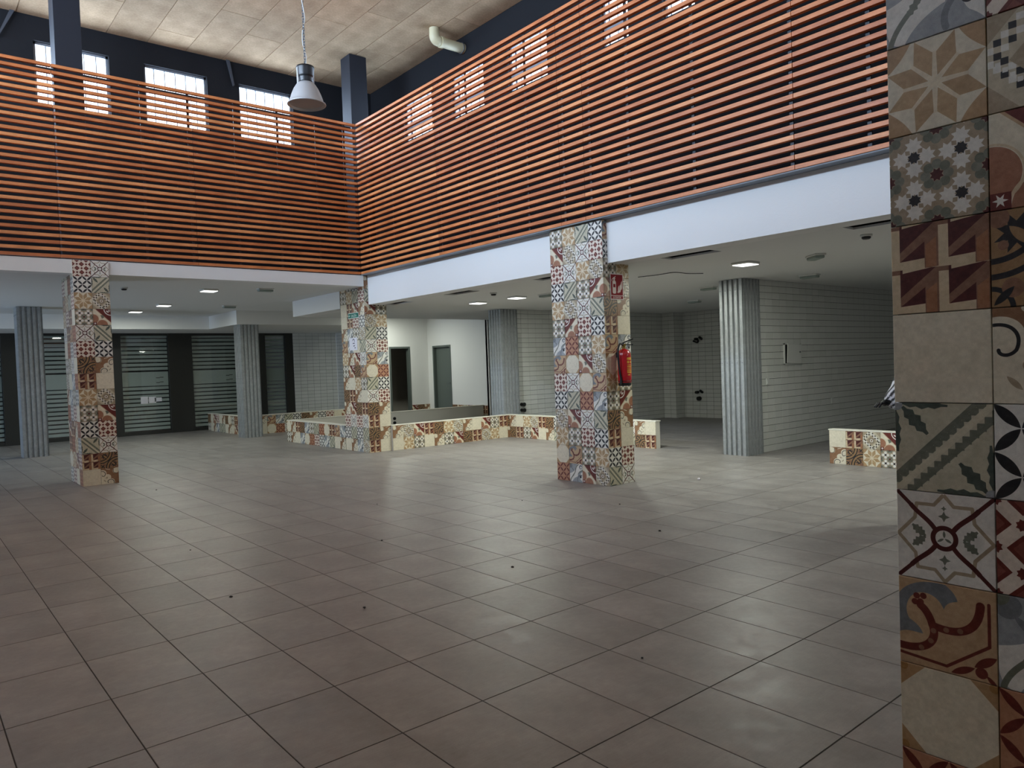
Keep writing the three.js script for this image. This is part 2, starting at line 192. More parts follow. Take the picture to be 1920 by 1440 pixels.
// ------------------------------------------------------------------ floor
{
  const floor = structure('floor');
  mesh('grout_bed', span(WEST, EAST + .2, -.2, -.002, -23.1, SOUTH), M.darkGrout, floor);
  const sx = .4014, sz = .598, ox = .688, oz = -3.146, gap = .005, tiles = [], v = new THREE.Vector3();
  const inView = (x, z) => { v.set(x, 0, z).project(camera); return v.z < 1 && Math.abs(v.x) < 1.02 && Math.abs(v.y) < 1.02; };
  for (let i = Math.floor((WEST - ox) / sx); ox + i * sx < EAST; i++) for (let j = Math.floor((NORTH - oz) / sz); oz + j * sz < SOUTH; j++) {
    const x0 = Math.max(WEST, ox + i * sx), x1 = Math.min(EAST, ox + (i + 1) * sx), z0 = Math.max(NORTH, oz + j * sz), z1 = Math.min(SOUTH, oz + (j + 1) * sz);
    if (x1 - x0 < .05 || z1 - z0 < .05) continue;
    const whole = x1 - x0 > sx - .01 && z1 - z0 > sz - .01, cx = (x0 + x1) / 2, cz = (z0 + z1) / 2;
    const seen = whole && [[x0, z0], [x1, z0], [x0, z1], [x1, z1]].some(p => inView(...p)) && !(cx > 1.9 && cz > -.85);
    tiles.push({ cx, cz, w: x1 - x0 - gap, d: z1 - z0 - gap, seen, far: seen ? cx * cx + cz * cz : 1e9, k: Math.floor(rnd() * 6), tone: rnd() < .6 ? 0 : rnd() < .5 ? 1 : 2 });
  }
  tiles.sort((a, b) => a.far - b.far);
  const variant = (k, w, d) => plate(w, d, .008, .0012, [k * .31, k * .17, k * .31 + .5, k * .17 + .72]).rotateX(-Math.PI / 2).translate(0, -.008, 0);
  const geos = [0, 1, 2, 3, 4, 5].map(k => variant(k, sx - gap, sz - gap)), rest = [[], [], []];
  tiles.forEach((t, n) => {
    if (t.seen && n < 300) { const m = mesh('floor_tile', geos[t.k], M.floorTile[t.tone], floor); m.position.set(t.cx, 0, t.cz); }
    else rest[t.tone].push(variant(t.k, t.w, t.d).translate(t.cx, 0, t.cz));
  });
  rest.forEach((l, k) => { mesh('floor_tiles_beyond', merge(l), M.floorTile[k], floor).userData.kind = 'stuff'; });
}

// ------------------------------------------------------------------ tiled faces
const geoCache = {};
function patternGeo(kind, flip, w = T - .002) {
  const key = kind + flip + w; if (geoCache[key]) return geoCache[key];
  const i = KINDS.indexOf(kind), c = i % 4, r = Math.floor(i / 4), e = .002;
  let u0 = c / 4 + e, u1 = (c + 1) / 4 - e; const v1 = 1 - r / 4 - e, v0 = 1 - (r + 1) / 4 + e;
  if (flip) [u0, u1] = [u1, u0];
  if (w < T - .01) u1 = u0 + (u1 - u0) * w / T;
  return geoCache[key] = plate(w, T - .002, .01, .0012, [u0, v0, u1, v1]);
}
const CODE = { A: 'scroll', B: 'star', C: 'girih', D: 'key', E: 'plain', F: 'band', G: 'medallion', H: 'heart', I: 'octagon', J: 'checks', K: 'roundels', L: 'arcs', M: 'petals', N: 'petals_brown', O: 'lozenge', P: 'cloud', f: 'band', k: 'roundels', h: 'heart', p: 'cloud', a: 'scroll' };
const ORDER = 'CBFMKJGOLDPEHAIN';
// lays rows of tiles (top row first) on a face; at = world position of the face's lower left corner, turn 0 faces +z, -90 degrees faces -x
function tileFace(parent, rows, at, turn, top) {
  const ox = new THREE.Vector3(Math.cos(turn), 0, -Math.sin(turn));
  rows.forEach((row, r) => [...row].forEach((c, k) => {
    if (c === ' ') return;
    const m = mesh('tile', patternGeo(CODE[c], c >= 'a'), M.patterned, parent), y = at[1] + top - (r + .5) * T;
    m.position.set(at[0] + ox.x * (k + .5) * T, y, at[2] + ox.z * (k + .5) * T); m.rotation.y = turn;
  }));
}
const filler = (n, m, s) => Array.from({ length: n }, (_, r) => Array.from({ length: m }, (_, k) => ORDER[(r * 5 + k * 3 + s + (r * k) % 4) % 16]).join(''));

// pillars: 2 tiles by 4 tiles, 14 rows
function pillar(label, x, z, west, south) {
  const t = thing('tiled_pillar', label, 'pillar', [x, 0, z]);                // origin: south-west corner of the footprint
  mesh('core', span(.01, 2 * T - .01, 0, 14 * T, -4 * T + .01, -.01), M.grout, t);
  tileFace(t, west, [.01, 0, -4 * T], -Math.PI / 2, 14 * T);
  tileFace(t, south, [0, 0, -.01], 0, 14 * T);
  return t;
}
pillar('patchwork tiled pillar on the left below the slatted screen, between two grey ribbed columns', 1.9, -11.46,
  filler(14, 4, 2), ['OG', 'MF', 'BJ', 'CK', 'Gf', 'OM', 'LP', 'DE', 'BJ', 'CK', 'MO', 'fG', 'DL', 'Ep']);
pillar('patchwork tiled pillar at the inner corner where the two screens meet', XR, -11.5,
  ['ICMK', 'CBFO', 'EDKP', 'EDOM', 'PACJ', 'HAEF', 'BPKG', 'CKLH', 'PEBC', 'LDPE', 'PKLD', 'OGOG', 'MFMF', 'EPAJ'],
  ['PE', 'FM', 'KC', 'JB', 'FM', 'GO', 'HA', 'IN', 'FM', 'GO', 'LP', 'DE', 'LP', 'DE']);
const mid = pillar('wide patchwork tiled pillar carrying the red fire extinguisher', XR, -5.86,
  ['CBFM', 'KJGO', 'OGBJ', 'MFCk', 'BJGf', 'CkOM', 'ANCB', 'HIKJ', 'OGIH', 'MFNA', 'JKGf', 'BCOM', 'IHCB', 'NAKJ'],
  ['HE', 'MF', 'CB', 'KJ', 'LP', 'DE', 'HA', 'IB', 'BC', 'Ck', 'Lp', 'DE', 'MO', 'fG']);
pillar('near patchwork tiled pillar filling the right edge of the picture', 1.94, -.82 + 4 * T,
  ['OJBC', 'MCKL', 'GIDF', 'AODB', 'BJGM', 'CKFO', 'DLEA', 'EpMC', 'FMCH', 'GOKJ', 'HALD', 'INPE', 'NBOG', 'MFHA'], filler(14, 2, 5));

// low walls, two tiles high with a pale capping
function lowWall(label, x0, x1, z0, z1, faces, group) {
  const t = thing('low_wall', label, 'low wall', [x0, 0, z1]), w = x1 - x0, d = z1 - z0;
  mesh('core', span(0, w, 0, 2 * T, -d, 0), M.cream, t);
  mesh('capping', new RoundedBoxGeometry(w + .024, .016, d + .024, 2, .004).translate(w / 2, 2 * T + .008, -d / 2), M.cream, t);
  for (const f of faces) {
    if (f.side === 'west') tileFace(t, f.rows, [0, 0, -d + (f.shift || 0)], -Math.PI / 2, 2 * T);
    else tileFace(t, f.rows, [f.shift || 0, 0, 0], 0, 2 * T);
  }
  return t;
}
lowWall('low patchwork tiled wall running back from the inner corner pillar', XR + .01, XR + .13, -15.035, -12.39, [{ side: 'west', rows: ['IPDLACFNIDHa', 'CPEAINOMAFEP'] }]);
const southWall = lowWall('low patchwork tiled wall between the inner corner pillar and the grey ribbed column', XR + 2 * T + .001, 9.449, -11.56, -11.46, [{ side: 'south', rows: ['PJKDLBJPEKCD', 'EBCEPCKLDJBE'] }]);
for (const [k, y] of [['arcs', 1.5], ['cloud', .5]]) mesh('tile', patternGeo(k, false, .066), M.patterned, southWall).position.set(12 * T + .034, y * T, 0);
lowWall('low patchwork tiled wall with a pale end, passing behind the extinguisher pillar', 9.45, 9.55, -11.56, -7.74, [{ side: 'west', rows: ['PEBJDLMCKGOFMBGPE', 'LDCKEPFBJIPCOJFLD'], shift: .08 }]);
lowWall('low patchwork tiled wall on the right beside the near pillar', 9.43, 9.53, -4.82, -.6, [{ side: 'west', rows: ['EDJKBCFMPEGOJLDMKCA', 'PLBCIOEDHFNJKAEGBMP'] }]);
lowWall('far low patchwork tiled wall in front of the striped shopfront glass', 6.32, 6.42, NORTH + .3, -17.57, [{ side: 'west', rows: ['LIKOEPLICDKA', 'CEPAFFEPIKEB'] }]);
lowWall('far low patchwork tiled wall behind the grey ribbed column in the back', 6.422, 9.9, -17.67, -17.56, [{ side: 'south', rows: ['LPHAFMLPMOEKBCJ', 'DEINGFKCEBPLMDO'] }]);
{
  const t = lowWall('plain unfinished low wall with two outlet holes inside the tiled enclosure', XR + .14, 11.48, -15.06, -14.96, []);
  for (const y of [.3, .2]) { const o = mesh('outlet', new THREE.CylinderGeometry(.035, .035, .03, 16).rotateX(Math.PI / 2), M.black, t); o.position.set(8.86 - XR - .14, y, .012); }
}

// ------------------------------------------------------------------ grey ribbed columns
function ribbed(label, x0, z0, h, holes) {
  const t = thing('ribbed_column', label, 'column', [x0, 0, z0], 0, 'grey ribbed metal columns'), s = .42, n = 5, g = .028, pts = [];
  const side = (f) => { for (let k = 0; k < n; k++) { const a = k / n * s, p = s / n; for (const [u, d] of [[a + .006, 0], [a + p * .62, 0], [a + p * .7, g], [a + p * .98, g]]) pts.push(f(u, d)); } };
  side((u, d) => [u, -d]); side((u, d) => [s - d, -u]); side((u, d) => [s - u, -s + d]); side((u, d) => [d, -s + u]);
  const shape = new THREE.Shape(pts.map(([a, b]) => new THREE.Vector2(a, b)));
  const sheet = (a, b) => new THREE.ExtrudeGeometry(shape, { depth: b - a, bevelEnabled: false, steps: 1 }).rotateX(-Math.PI / 2).translate(0, a, 0).scale(1, 1, -1);
  const fix = g2 => { const i = g2.index; if (i) { for (let k = 0; k < i.count; k += 3) { const a = i.getX(k); i.setX(k, i.getX(k + 2)); i.setX(k + 2, a); } } else { for (const at of Object.values(g2.attributes)) for (let k = 0; k < at.count; k += 3) for (let c = 0; c < at.itemSize; c++) { const a = at.array[k * at.itemSize + c]; at.array[k * at.itemSize + c] = at.array[(k + 2) * at.itemSize + c]; at.array[(k + 2) * at.itemSize + c] = a; } } g2.computeVertexNormals(); return g2; };
  const lower = sheet(0, 1.4), upper = sheet(1.402, h);
  mesh('lower_sheet', fix(lower), M.galv, t); mesh('upper_sheet', fix(upper), M.galv, t);
  const rv = new THREE.SphereGeometry(.006, 8, 6);
  for (const y of [1.36, h - .16]) for (let k = 0; k < n; k++) { const m = mesh('rivet', rv, M.steel, t); m.position.set(0, y, -s + (k + .33) * s / n); }
  return t;
}
ribbed('grey ribbed metal column at the far left, left of the tiled pillar', 1.82, -16.82, YL - .004);
ribbed('grey ribbed metal column standing behind the far low wall before the shopfront', 6.05, -16.82, YL - .004);
ribbed('dark grey ribbed metal column between the white back wall and the extinguisher pillar', 9.42, -11.58, YR - .004);
ribbed('grey ribbed metal column beside the white tiled wall on the right', 9.44, -6.05, YR - .004);

// ------------------------------------------------------------------ beams, slabs and ceilings of the galleries
{
  let b = structure('trim_1'); mesh('beam', span(XW - .33, XR - .002, YL, YW - .004, ZL - .25, ZL - .015), M.white, b);          // white beam, left side
  b = structure('trim_2'); mesh('beam', span(XR + .08, XR + .33, YR, YW - .004, ZL - .02, SOUTH), M.white, b);                // white beam, right side
  b = structure('trim_3'); mesh('beam', span(XW - .33, XR + .078, YL, YW - .004, -.85, -.6), M.white, b);                         // beam over the photographer's side
  b = structure('trim_5'); mesh('beam', span(XW - .33, XW - .08, YL, YW - .004, ZL - .014, -.852), M.white, b);
  b = structure('trim_4'); mesh('ledge', span(XR - .05, XR + .1, YW - .004, YW + .008, ZL, SOUTH), M.ledge, b);
  // left gallery: high ceiling 2.9, dropped soffits along the shopfront
  let c = structure('ceiling_left');
  mesh('slab', span(WEST, 5.97, YL, YW - .004, -18.7, ZL - .252), M.ceiling, c);
  mesh('slab', span(5.972, XR - .007, YL, YW - .004, -16.8, ZL - .252), M.ceiling, c);
  mesh('slab', span(XR - .006, EAST, YL, YW - .004, -16.8, -14.47), M.ceiling, c);
  mesh('dropped_soffit', span(WEST, 5.97, YR, YW - .004, -23.1, -18.702), M.white, c);
  mesh('dropped_soffit', span(5.972, 9.7, YR, YW - .004, -23.1, -16.802), M.white, c);
  mesh('slab', span(9.702, EAST, YL, YW - .004, -19.4, -16.802), M.ceiling, c); mesh('dropped_soffit', span(9.702, EAST, YR, YW - .004, NORTH - .5, -19.402), M.white, c);
  // right gallery ceiling with slot vents
  c = structure('ceiling_right');
  const vents = [-11.1, -9.25, -7.15, -4.98, -2.9].map(z => [6.46 + .0, 6.74, z - .33, z + .33]);
  const g = holed(XR + .332, EAST, -SOUTH, 14.468, vents.map(([a, b2, z0, z1]) => [Math.max(a, XR + .345), b2 + .12, -z1, -z0]), .02).rotateX(-Math.PI / 2).translate(0, YR, 0);
  mesh('slab', g, M.ceiling, c);
  mesh('slab_end', span(XR - .005, XR + .33, YR, YW - .004, -14.468, -12.39), M.white, c);
  const where = ['just right of the inner corner pillar', 'left of the two neighbouring lit downlights', 'just left of the extinguisher pillar', 'just right of the extinguisher sign', 'cut off by the near pillar'];
  vents.forEach(([a, b2, z0, z1], k) => {
    const t = thing('ceiling_vent', `dark slot vent in the right gallery ceiling, ${where[k]}`, 'vent', [XR + .35, YR + .12, (z0 + z1) / 2], 0, 'slot vents along the right beam');
    mesh('throat', box(.52, .03, .72, .245, .02, 0), M.darkSteel, t);
    mesh('shade_liner', merge([box(.012, .1, .7, -.008, -.046, 0), box(.012, .1, .7, .515, -.046, 0), box(.52, .1, .012, .25, -.046, .342), box(.52, .1, .012, .25, -.046, -.342)]), M.darkSteel, t);  // dark liner added so the slot takes on the shade of an opening
    for (let k = 0; k < 3; k++) mesh('blade', box(.012, .06, .66, .1 + k * .14, -.04, 0).rotateZ(0), M.darkSteel, t);
  });
  c = structure('ceiling_west'); mesh('slab', span(WEST, XW - .332, YL, YW - .004, ZL - .25, -.6), M.ceiling, c);
  c = structure('ceiling_near'); mesh('slab', span(WEST, XR + .078, YL, YW - .004, -.598, SOUTH), M.ceiling, c);
  // gallery floors above
  const f = structure('floor_upper');
  mesh('deck', span(UW, XR + .33, YW - .003, YW + .02, UL, ZL - .26), M.darkGrout, f);
  mesh('deck', span(UW, XW - .02, YW - .003, YW + .02, ZL - .25, -.61), M.darkGrout, f);
  mesh('roof_deck', span(WEST - .2, UW - .2, YW - .003, YW + .15, UL - .2, US + .2), M.darkGrout, f);
  mesh('deck', span(XR + .34, UR, YW - .003, YW + .02, UL, US), M.darkGrout, f);
  mesh('deck', span(UW, XR + .33, YW - .003, YW + .02, -.6, US), M.darkGrout, f);
  // flat roofs over the outer bays, so that daylight enters by the windows only
  mesh('roof_deck', span(UR + .2, EAST + .2, YW - .003, YW + .15, -23.2, SOUTH), M.darkGrout, f);
  mesh('roof_deck', span(WEST - .2, UR + .2, YW - .003, YW + .15, -23.2, UL - .2), M.darkGrout, f);
  mesh('roof_deck', span(WEST - .2, UR + .2, YW - .003, YW + .15, US + .2, SOUTH + .2), M.darkGrout, f);
}

// ------------------------------------------------------------------ upper hall: dark walls, windows, board ceiling
const WL = [[-2.82, -1.79], [-1.27, -.24], [.28, 1.31], [1.83, 2.86], [3.38, 4.39], [4.94, 5.94]];
const WR = [[-12.05, -11.1], [-10.5, -9.58], [-8.96, -8.05], [-6.97, -6.48], [-5.92, -5.43], [-4.4, -3.5], [-2.9, -2.0]];
const WW = [-12.6, -11.05, -9.5, -7.95, -6.4, -4.85].map(z => [z, z + 1.1]);
const WS = [[-3.2, -2.2], [-1.6, -.6], [0, 1], [1.6, 2.6], [3.2, 4.2], [4.8, 5.8]];
{
  let w = structure('wall_upper_left'); mesh('wall', holed(UW - .2, UR + .2, YW + .02, ROOF, WL.map(([a, b]) => [a, b, 5.66, 6.64]), .2).translate(0, 0, UL - .2), M.navy, w);
  w = structure('wall_upper_right'); mesh('wall', holed(-US, -UL, YW + .02, ROOF, WR.map(([a, b]) => [-b, -a, 5.72, 6.46]), .2).rotateY(Math.PI / 2).translate(UR, 0, 0), M.navy, w);
  w = structure('wall_upper_west'); mesh('wall', holed(-US, -UL, YW + .02, ROOF, WW.map(([a, b]) => [-b, -a, 5.66, 6.64]), .2).rotateY(Math.PI / 2).translate(UW - .2, 0, 0), M.navy, w);
  w = structure('wall_upper_south'); mesh('wall', holed(UW - .2, UR + .2, YW + .02, ROOF, WS.map(([a, b]) => [a, b, 5.66, 6.64]), .2).translate(0, 0, US), M.navy, w);
  let n = 0;
  const win = (cx, cy, cz, turn, width, height, bars, rail, strength) => {
    const o = structure(`window_${++n}`, [cx, cy, cz]); o.rotation.y = turn;       // local +z looks into the hall
    const f = .035;
    mesh('frame', merge([box(width, f, .06, 0, height / 2 - f / 2, 0), box(width, f, .06, 0, -height / 2 + f / 2, 0), box(f, height, .06, -width / 2 + f / 2, 0, 0), box(f, height, .06, width / 2 - f / 2, 0, 0)]), M.winFrame, o);
    for (let k = 1; k < bars; k++) mesh('bar', box(.012, height - 2 * f, .03, -width / 2 + width * k / bars, 0, .005), M.winFrame, o);
    if (rail != null) mesh('transom', box(width - 2 * f, .05, .05, 0, rail, 0), M.winFrame, o);
    for (let k = 0; k < bars; k++) mesh('pane', box(width / bars - .016, height - 2 * f, .006, -width / 2 + width * (k + .5) / bars, 0, -.008), M.glass, o);
    const p = new THREE.Vector3(0, 0, -.12).applyAxisAngle(new THREE.Vector3(0, 1, 0), turn).add(o.position), q = new THREE.Vector3(0, 0, 1).applyAxisAngle(new THREE.Vector3(0, 1, 0), turn).add(p);
    daylight(p.x, p.y, p.z, q.x, q.y, q.z, width - .02, height - .02, strength);
  };
  for (const [a, b] of WL) win((a + b) / 2, 6.15, UL - .1, 0, b - a, .98, 6, null, DAY.left);
  for (const [a, b] of WR) win(UR + .1, 6.09, (a + b) / 2, -Math.PI / 2, b - a, .74, b - a > .6 ? 4 : 2, -.1, DAY.right);
  for (const [a, b] of WW) win(UW - .1, 6.15, (a + b) / 2, Math.PI / 2, b - a, .98, 6, null, DAY.west);
  for (const [a, b] of WS) win((a + b) / 2, 6.15, US + .1, Math.PI, b - a, .98, 6, null, DAY.south);
  // ceiling of wood wool boards, 0.6 wide, laid in staggered rows
  const c = structure('ceiling'); mesh('roof_slab', span(UW - .2, UR + .2, ROOF + .03, ROOF + .25, UL - .2, US + .2), M.darkGrout, c);
  const bw = .606, len = 2.42, cut = [0, 1.81, .6, 1.2];
  for (let i = -13; i < 8; i++) {
    const x0 = Math.max(UW, 2.84 + i * bw), x1 = Math.min(UR, 2.84 + (i + 1) * bw); if (x1 - x0 < .05) continue;
    for (let z = UL - cut[((i % 4) + 4) % 4]; z < US; z += len) {
      const z0 = Math.max(UL, z), z1 = Math.min(US, z + len); if (z1 - z0 < .04) continue;
      const m = mesh('ceiling_board', plate(x1 - x0 - .006, z1 - z0 - .006, .03, .004, [rnd(), rnd(), 0, 0].map((v, k, a) => k < 2 ? v : a[k - 2] + (k === 2 ? x1 - x0 : z1 - z0))).rotateX(Math.PI / 2), M.board[Math.floor(rnd() * 3)], c);
      m.position.set((x0 + x1) / 2, ROOF + .03 - (rnd() < .2 ? .003 : 0), (z0 + z1) / 2);
    }
  }
}
// dark posts that carry the roof, above the pillars
for (const [x, z, label] of [[1.87, -11.74, 'dark blue square post rising to the ceiling at the upper left'], [6.34, -11.74, 'dark blue square post where the two slatted screens meet']]) {
  const t = thing('roof_post', label, 'post', [x, YW + .021, z]);
  mesh('shaft', new RoundedBoxGeometry(.33, ROOF - YW - .03, .33, 2, .006).translate(.165, (ROOF - YW - .03) / 2, -.165), M.navyMetal, t);
  mesh('base_plate', box(.42, .012, .42, .165, .006, -.165), M.navyMetal, t);
}

// ------------------------------------------------------------------ slatted timber screens
const PITCH = .0903, SLAT = .041, ROWS = 29;
function screen(label, cuts, place, turn, posts, parity) {
  const t = thing('slatted_screen', label, 'screen', place, turn);              // local x runs along the screen, local +z faces the hall
  for (let b = 0; b + 1 < cuts.length; b++) {
    const L = cuts[b + 1] - cuts[b] - .004, geos = [0, 1, 2].map(k => {
      const g = new RoundedBoxGeometry(L, SLAT, .045, 1, .0025), p = g.attributes.position, u = g.attributes.uv;
      for (let i = 0; i < p.count; i++) u.setXY(i, p.getX(i) + k * .83, (p.getY(i) + p.getZ(i)) * 9 + k * .37);
      return g;
    });
    for (let r = 0; r < ROWS; r++) {
      const m = mesh('slat', geos[Math.floor(rnd() * 3)], M.wood[rnd() < .5 ? 0 : rnd() < .55 ? 1 : 2], t);
      m.position.set((cuts[b] + cuts[b + 1]) / 2 + (rnd() - .5) * .001, SLAT / 2 + r * PITCH, -.0225 + (rnd() - .5) * .002);
    }
  }
  const pg = box(.035, ROWS * PITCH - .05, .012, 0, (ROWS * PITCH - .05) / 2, -.053), clip = box(.03, .03, .006, 0, 0, -.046);
  for (const x of posts) { const p = mesh('post', pg, M.darkSteel, t); p.position.x = x; }
  mesh('top_rail', box(cuts[cuts.length - 1] - cuts[0] - .1, .05, .04, (cuts[0] + cuts[cuts.length - 1]) / 2, (ROWS - 1.6) * PITCH + SLAT / 2 + .01, -.085), M.darkSteel, t);
  return t;
}
screen('long slatted timber screen along the left side, darker and in shade', [XW + .05, -.83, 1.77, 3.55, XR - .05], [0, YW + .012, ZL], 0, [-2, -.8, .4, 1.82, 2.87, 3.51, 4.2, 4.88, 5.54, 6.05]);
// local x of the right screen runs towards +z
screen('tall slatted timber screen above the white beam on the right', [ZL + .002, -9.08, -6.47, -6.06, -3.455, -.87], [XR - .05, YW + .012, 0], -Math.PI / 2, [-11.2, -10.4, -9.05, -8.36, -7.72, -7.1, -6.44, -6.0, -5.42, -4.56, -3.5, -2.81, -1.9, -1.1]);
screen('slatted timber screen above the photographer, outside the picture', [-6.2, -3.6, -1, 1.6, -XW - .05], [0, YW + .012, -.86], Math.PI, [-5, -3, -1, 1]);
screen('slatted timber screen on the window side left of the photographer, outside the picture', [.87, 3.46, 6.06, 8.7, -ZL - .01], [XW, YW + .012, 0], Math.PI / 2, [2, 4, 6, 8, 10]);

// ------------------------------------------------------------------ ground floor walls
{
  let w = structure('wall_west'); mesh('wall', span(WEST - .2, WEST, 0, YW, NORTH - .6, SOUTH), M.white, w);
  // entrance at the west end of the left gallery: glazed double door letting daylight in along the floor
  w = structure('wall_entrance'); mesh('wall', holed(11.8, 20.5, 0, YL, [[15.1, 17, .001, 2.3]], .15).rotateY(Math.PI / 2).translate(-4.05, 0, 0), M.white, w);
  const ed = structure('door_3', [-3.98, 0, -16.05]); ed.rotation.y = Math.PI / 2;
  mesh('door_frame', merge([box(.06, 2.3, .08, -.92, 1.15, 0), box(.06, 2.3, .08, .92, 1.15, 0), box(.1, 2.3, .06, 0, 1.15, 0), box(1.9, .06, .08, 0, 2.27, 0)]), M.frame, ed);
  for (const k of [-1, 1]) mesh('pane', box(.84, 2.2, .008, k * .47, 1.12, 0), M.glass, ed);
  daylight(-4.16, 1.16, -16.05, 0, 1.16, -16.05, 1.84, 2.2, DAY.entrance);
  w = structure('wall_south'); mesh('wall', span(WEST - .2, EAST + .2, 0, YW, SOUTH, SOUTH + .2), M.white, w);
  // white glazed tiles, 20 x 10 cm, straight joints
  const gw = .2, gh = .1, geo = plate(gw - .006, gh - .006, .007, .0012);
  const v = new THREE.Vector3();
  function glazed(name, x0, len, y1, at, turn, seenTest, holes = () => false) {
    const s = structure(name), rest = [], ax = new THREE.Vector3(Math.cos(turn), 0, -Math.sin(turn)), nz = new THREE.Vector3(Math.sin(turn), 0, Math.cos(turn));
    const bed = mesh('wall', box(len, y1, .15, len / 2, y1 / 2, -.075), M.tileGrout, s); bed.position.set(...at); bed.rotation.y = turn;
    let n = 0;
    for (let i = 0; i * gw < len - .02; i++) for (let j = 0; j * gh < y1 - .02; j++) {
      const ww = Math.min(gw, len - i * gw), hh = Math.min(gh, y1 - j * gh), cx = i * gw + ww / 2, cy = j * gh + hh / 2;
      if (holes(cx, cy)) continue;
      v.set(at[0] + ax.x * cx, cy, at[2] + ax.z * cx);
      const whole = ww > gw - .001 && hh > gh - .001;
      if (whole && n < 300 && seenTest(v)) { const m = mesh('wall_tile', geo, M.glaze[Math.floor(rnd() * 3)], s); m.position.copy(v); m.rotation.y = turn; m.rotation.x = 0; n++; }
      else rest.push(plate(ww - .006, hh - .006, .007, .0012).rotateY(turn).translate(v.x, v.y, v.z));
    }
    if (rest.length) mesh('wall_tiles_beyond', merge(rest), M.glaze[0], s).userData.kind = 'stuff';
    return s;
  }
  const px = p => { const q = p.clone().project(camera); return [(q.x + 1) * 960, (1 - q.y) * 720, q.z]; };
  glazed('wall_right_tiled', 0, EAST - 9.87, YR, [9.87, 0, -6.1], 0, p => p.x < 13.4 && p.y > .05);
  glazed('wall_right_back', 0, 5.6, YR, [EAST, 0, -11.7], -Math.PI / 2, p => { const q = px(p); return q[0] > 1240 && q[0] < 1360; });
  glazed('wall_right_middle', 0, EAST - 9.85, YR, [9.85, 0, -11.72], 0, p => { const q = px(p); return (q[0] > 955 && q[0] < 1040) || (q[0] > 1185 && q[0] < 1260); });
  glazed('wall_right_duct', 0, .37, YR, [14.66, 0, -11.712], -Math.PI / 2, () => true);
  glazed('wall_right_duct_front', 0, .33, YR, [14.66, 0, -11.34], 0, () => true);
  glazed('wall_back_tiled', 0, 1.36, YR, [8.85, 0, NORTH + .05], 0, () => true);
  glazed('wall_back_side', 0, 2.7, YR, [10.21, 0, NORTH + .06], -Math.PI / 2, () => false);
  w = structure('wall_east'); mesh('wall', span(EAST, EAST + .2, 0, YW, -6.1, SOUTH), M.white, w); mesh('wall', span(EAST + .16, EAST + .3, 0, YW, NORTH, -6.1), M.white, w);
  w = structure('wall_right_return'); mesh('wall', span(9.87, EAST, 0, YR, -6.4, -6.252), M.white, w);
  // white rooms at the back with two doors
  w = structure('wall_back_white');
  const wz = -17.45;
  mesh('wall', holed(10.23, 11.6, 0, YL, [[10.26, 10.87, .001, 2.02]], .1).translate(0, 0, wz - .1), M.white, w);
  mesh('wall', holed(-wz - 2.72, -wz, 0, YL, [[16.36, 17.18, .001, 2.02]], .1).rotateY(Math.PI / 2).translate(11.5, 0, 0), M.white, w);
  mesh('wall', span(11.5, EAST, 0, YL, -14.8, -14.7), M.white, w);
  // the room beyond the left door
  w = structure('wall_back_room'); mesh('wall', span(10.3, EAST, 0, YR, -19.4, -19.3), M.roomWall, w);
  const frame = (name, pos, turn, wd) => { const d = structure(name, pos); d.rotation.y = turn; mesh('door_frame', merge([box(.05, 2.05, .13, -wd / 2 + .025, 1.025, 0), box(.05, 2.05, .13, wd / 2 - .025, 1.025, 0), box(wd - .1, .05, .13, 0, 2.025, 0)]), M.doorFrame, d); return d; };
  let d = frame('door_1', [10.58, 0, wz - .05], 0, .66);
  d = frame('door_2', [11.55, 0, -16.77], -Math.PI / 2, .86); const lf = mesh('door_leaf', new RoundedBoxGeometry(.74, 1.99, .04, 2, .003).translate(0, 1.0, -.04), M.doorLeaf, d); mesh('door_handle', merge([new THREE.CylinderGeometry(.01, .01, .05, 10).rotateX(Math.PI / 2).translate(.3, 1.02, 0), new THREE.CylinderGeometry(.009, .009, .12, 10).rotateZ(Math.PI / 2).translate(.25, 1.02, .025)]), M.steel, lf);
  // tiled skirting on the white walls
  const b = structure('baseboard_back');
  tileFace(b, ['KLP', 'JBE'], [10.88, 0, wz], 0, 2 * T);
  tileFace(b, ['LPJKBCDEA', 'EDBCPLJKM'].map(s => s.slice(0, 7)), [11.5, 0, -16.33], -Math.PI / 2, 2 * T);
}

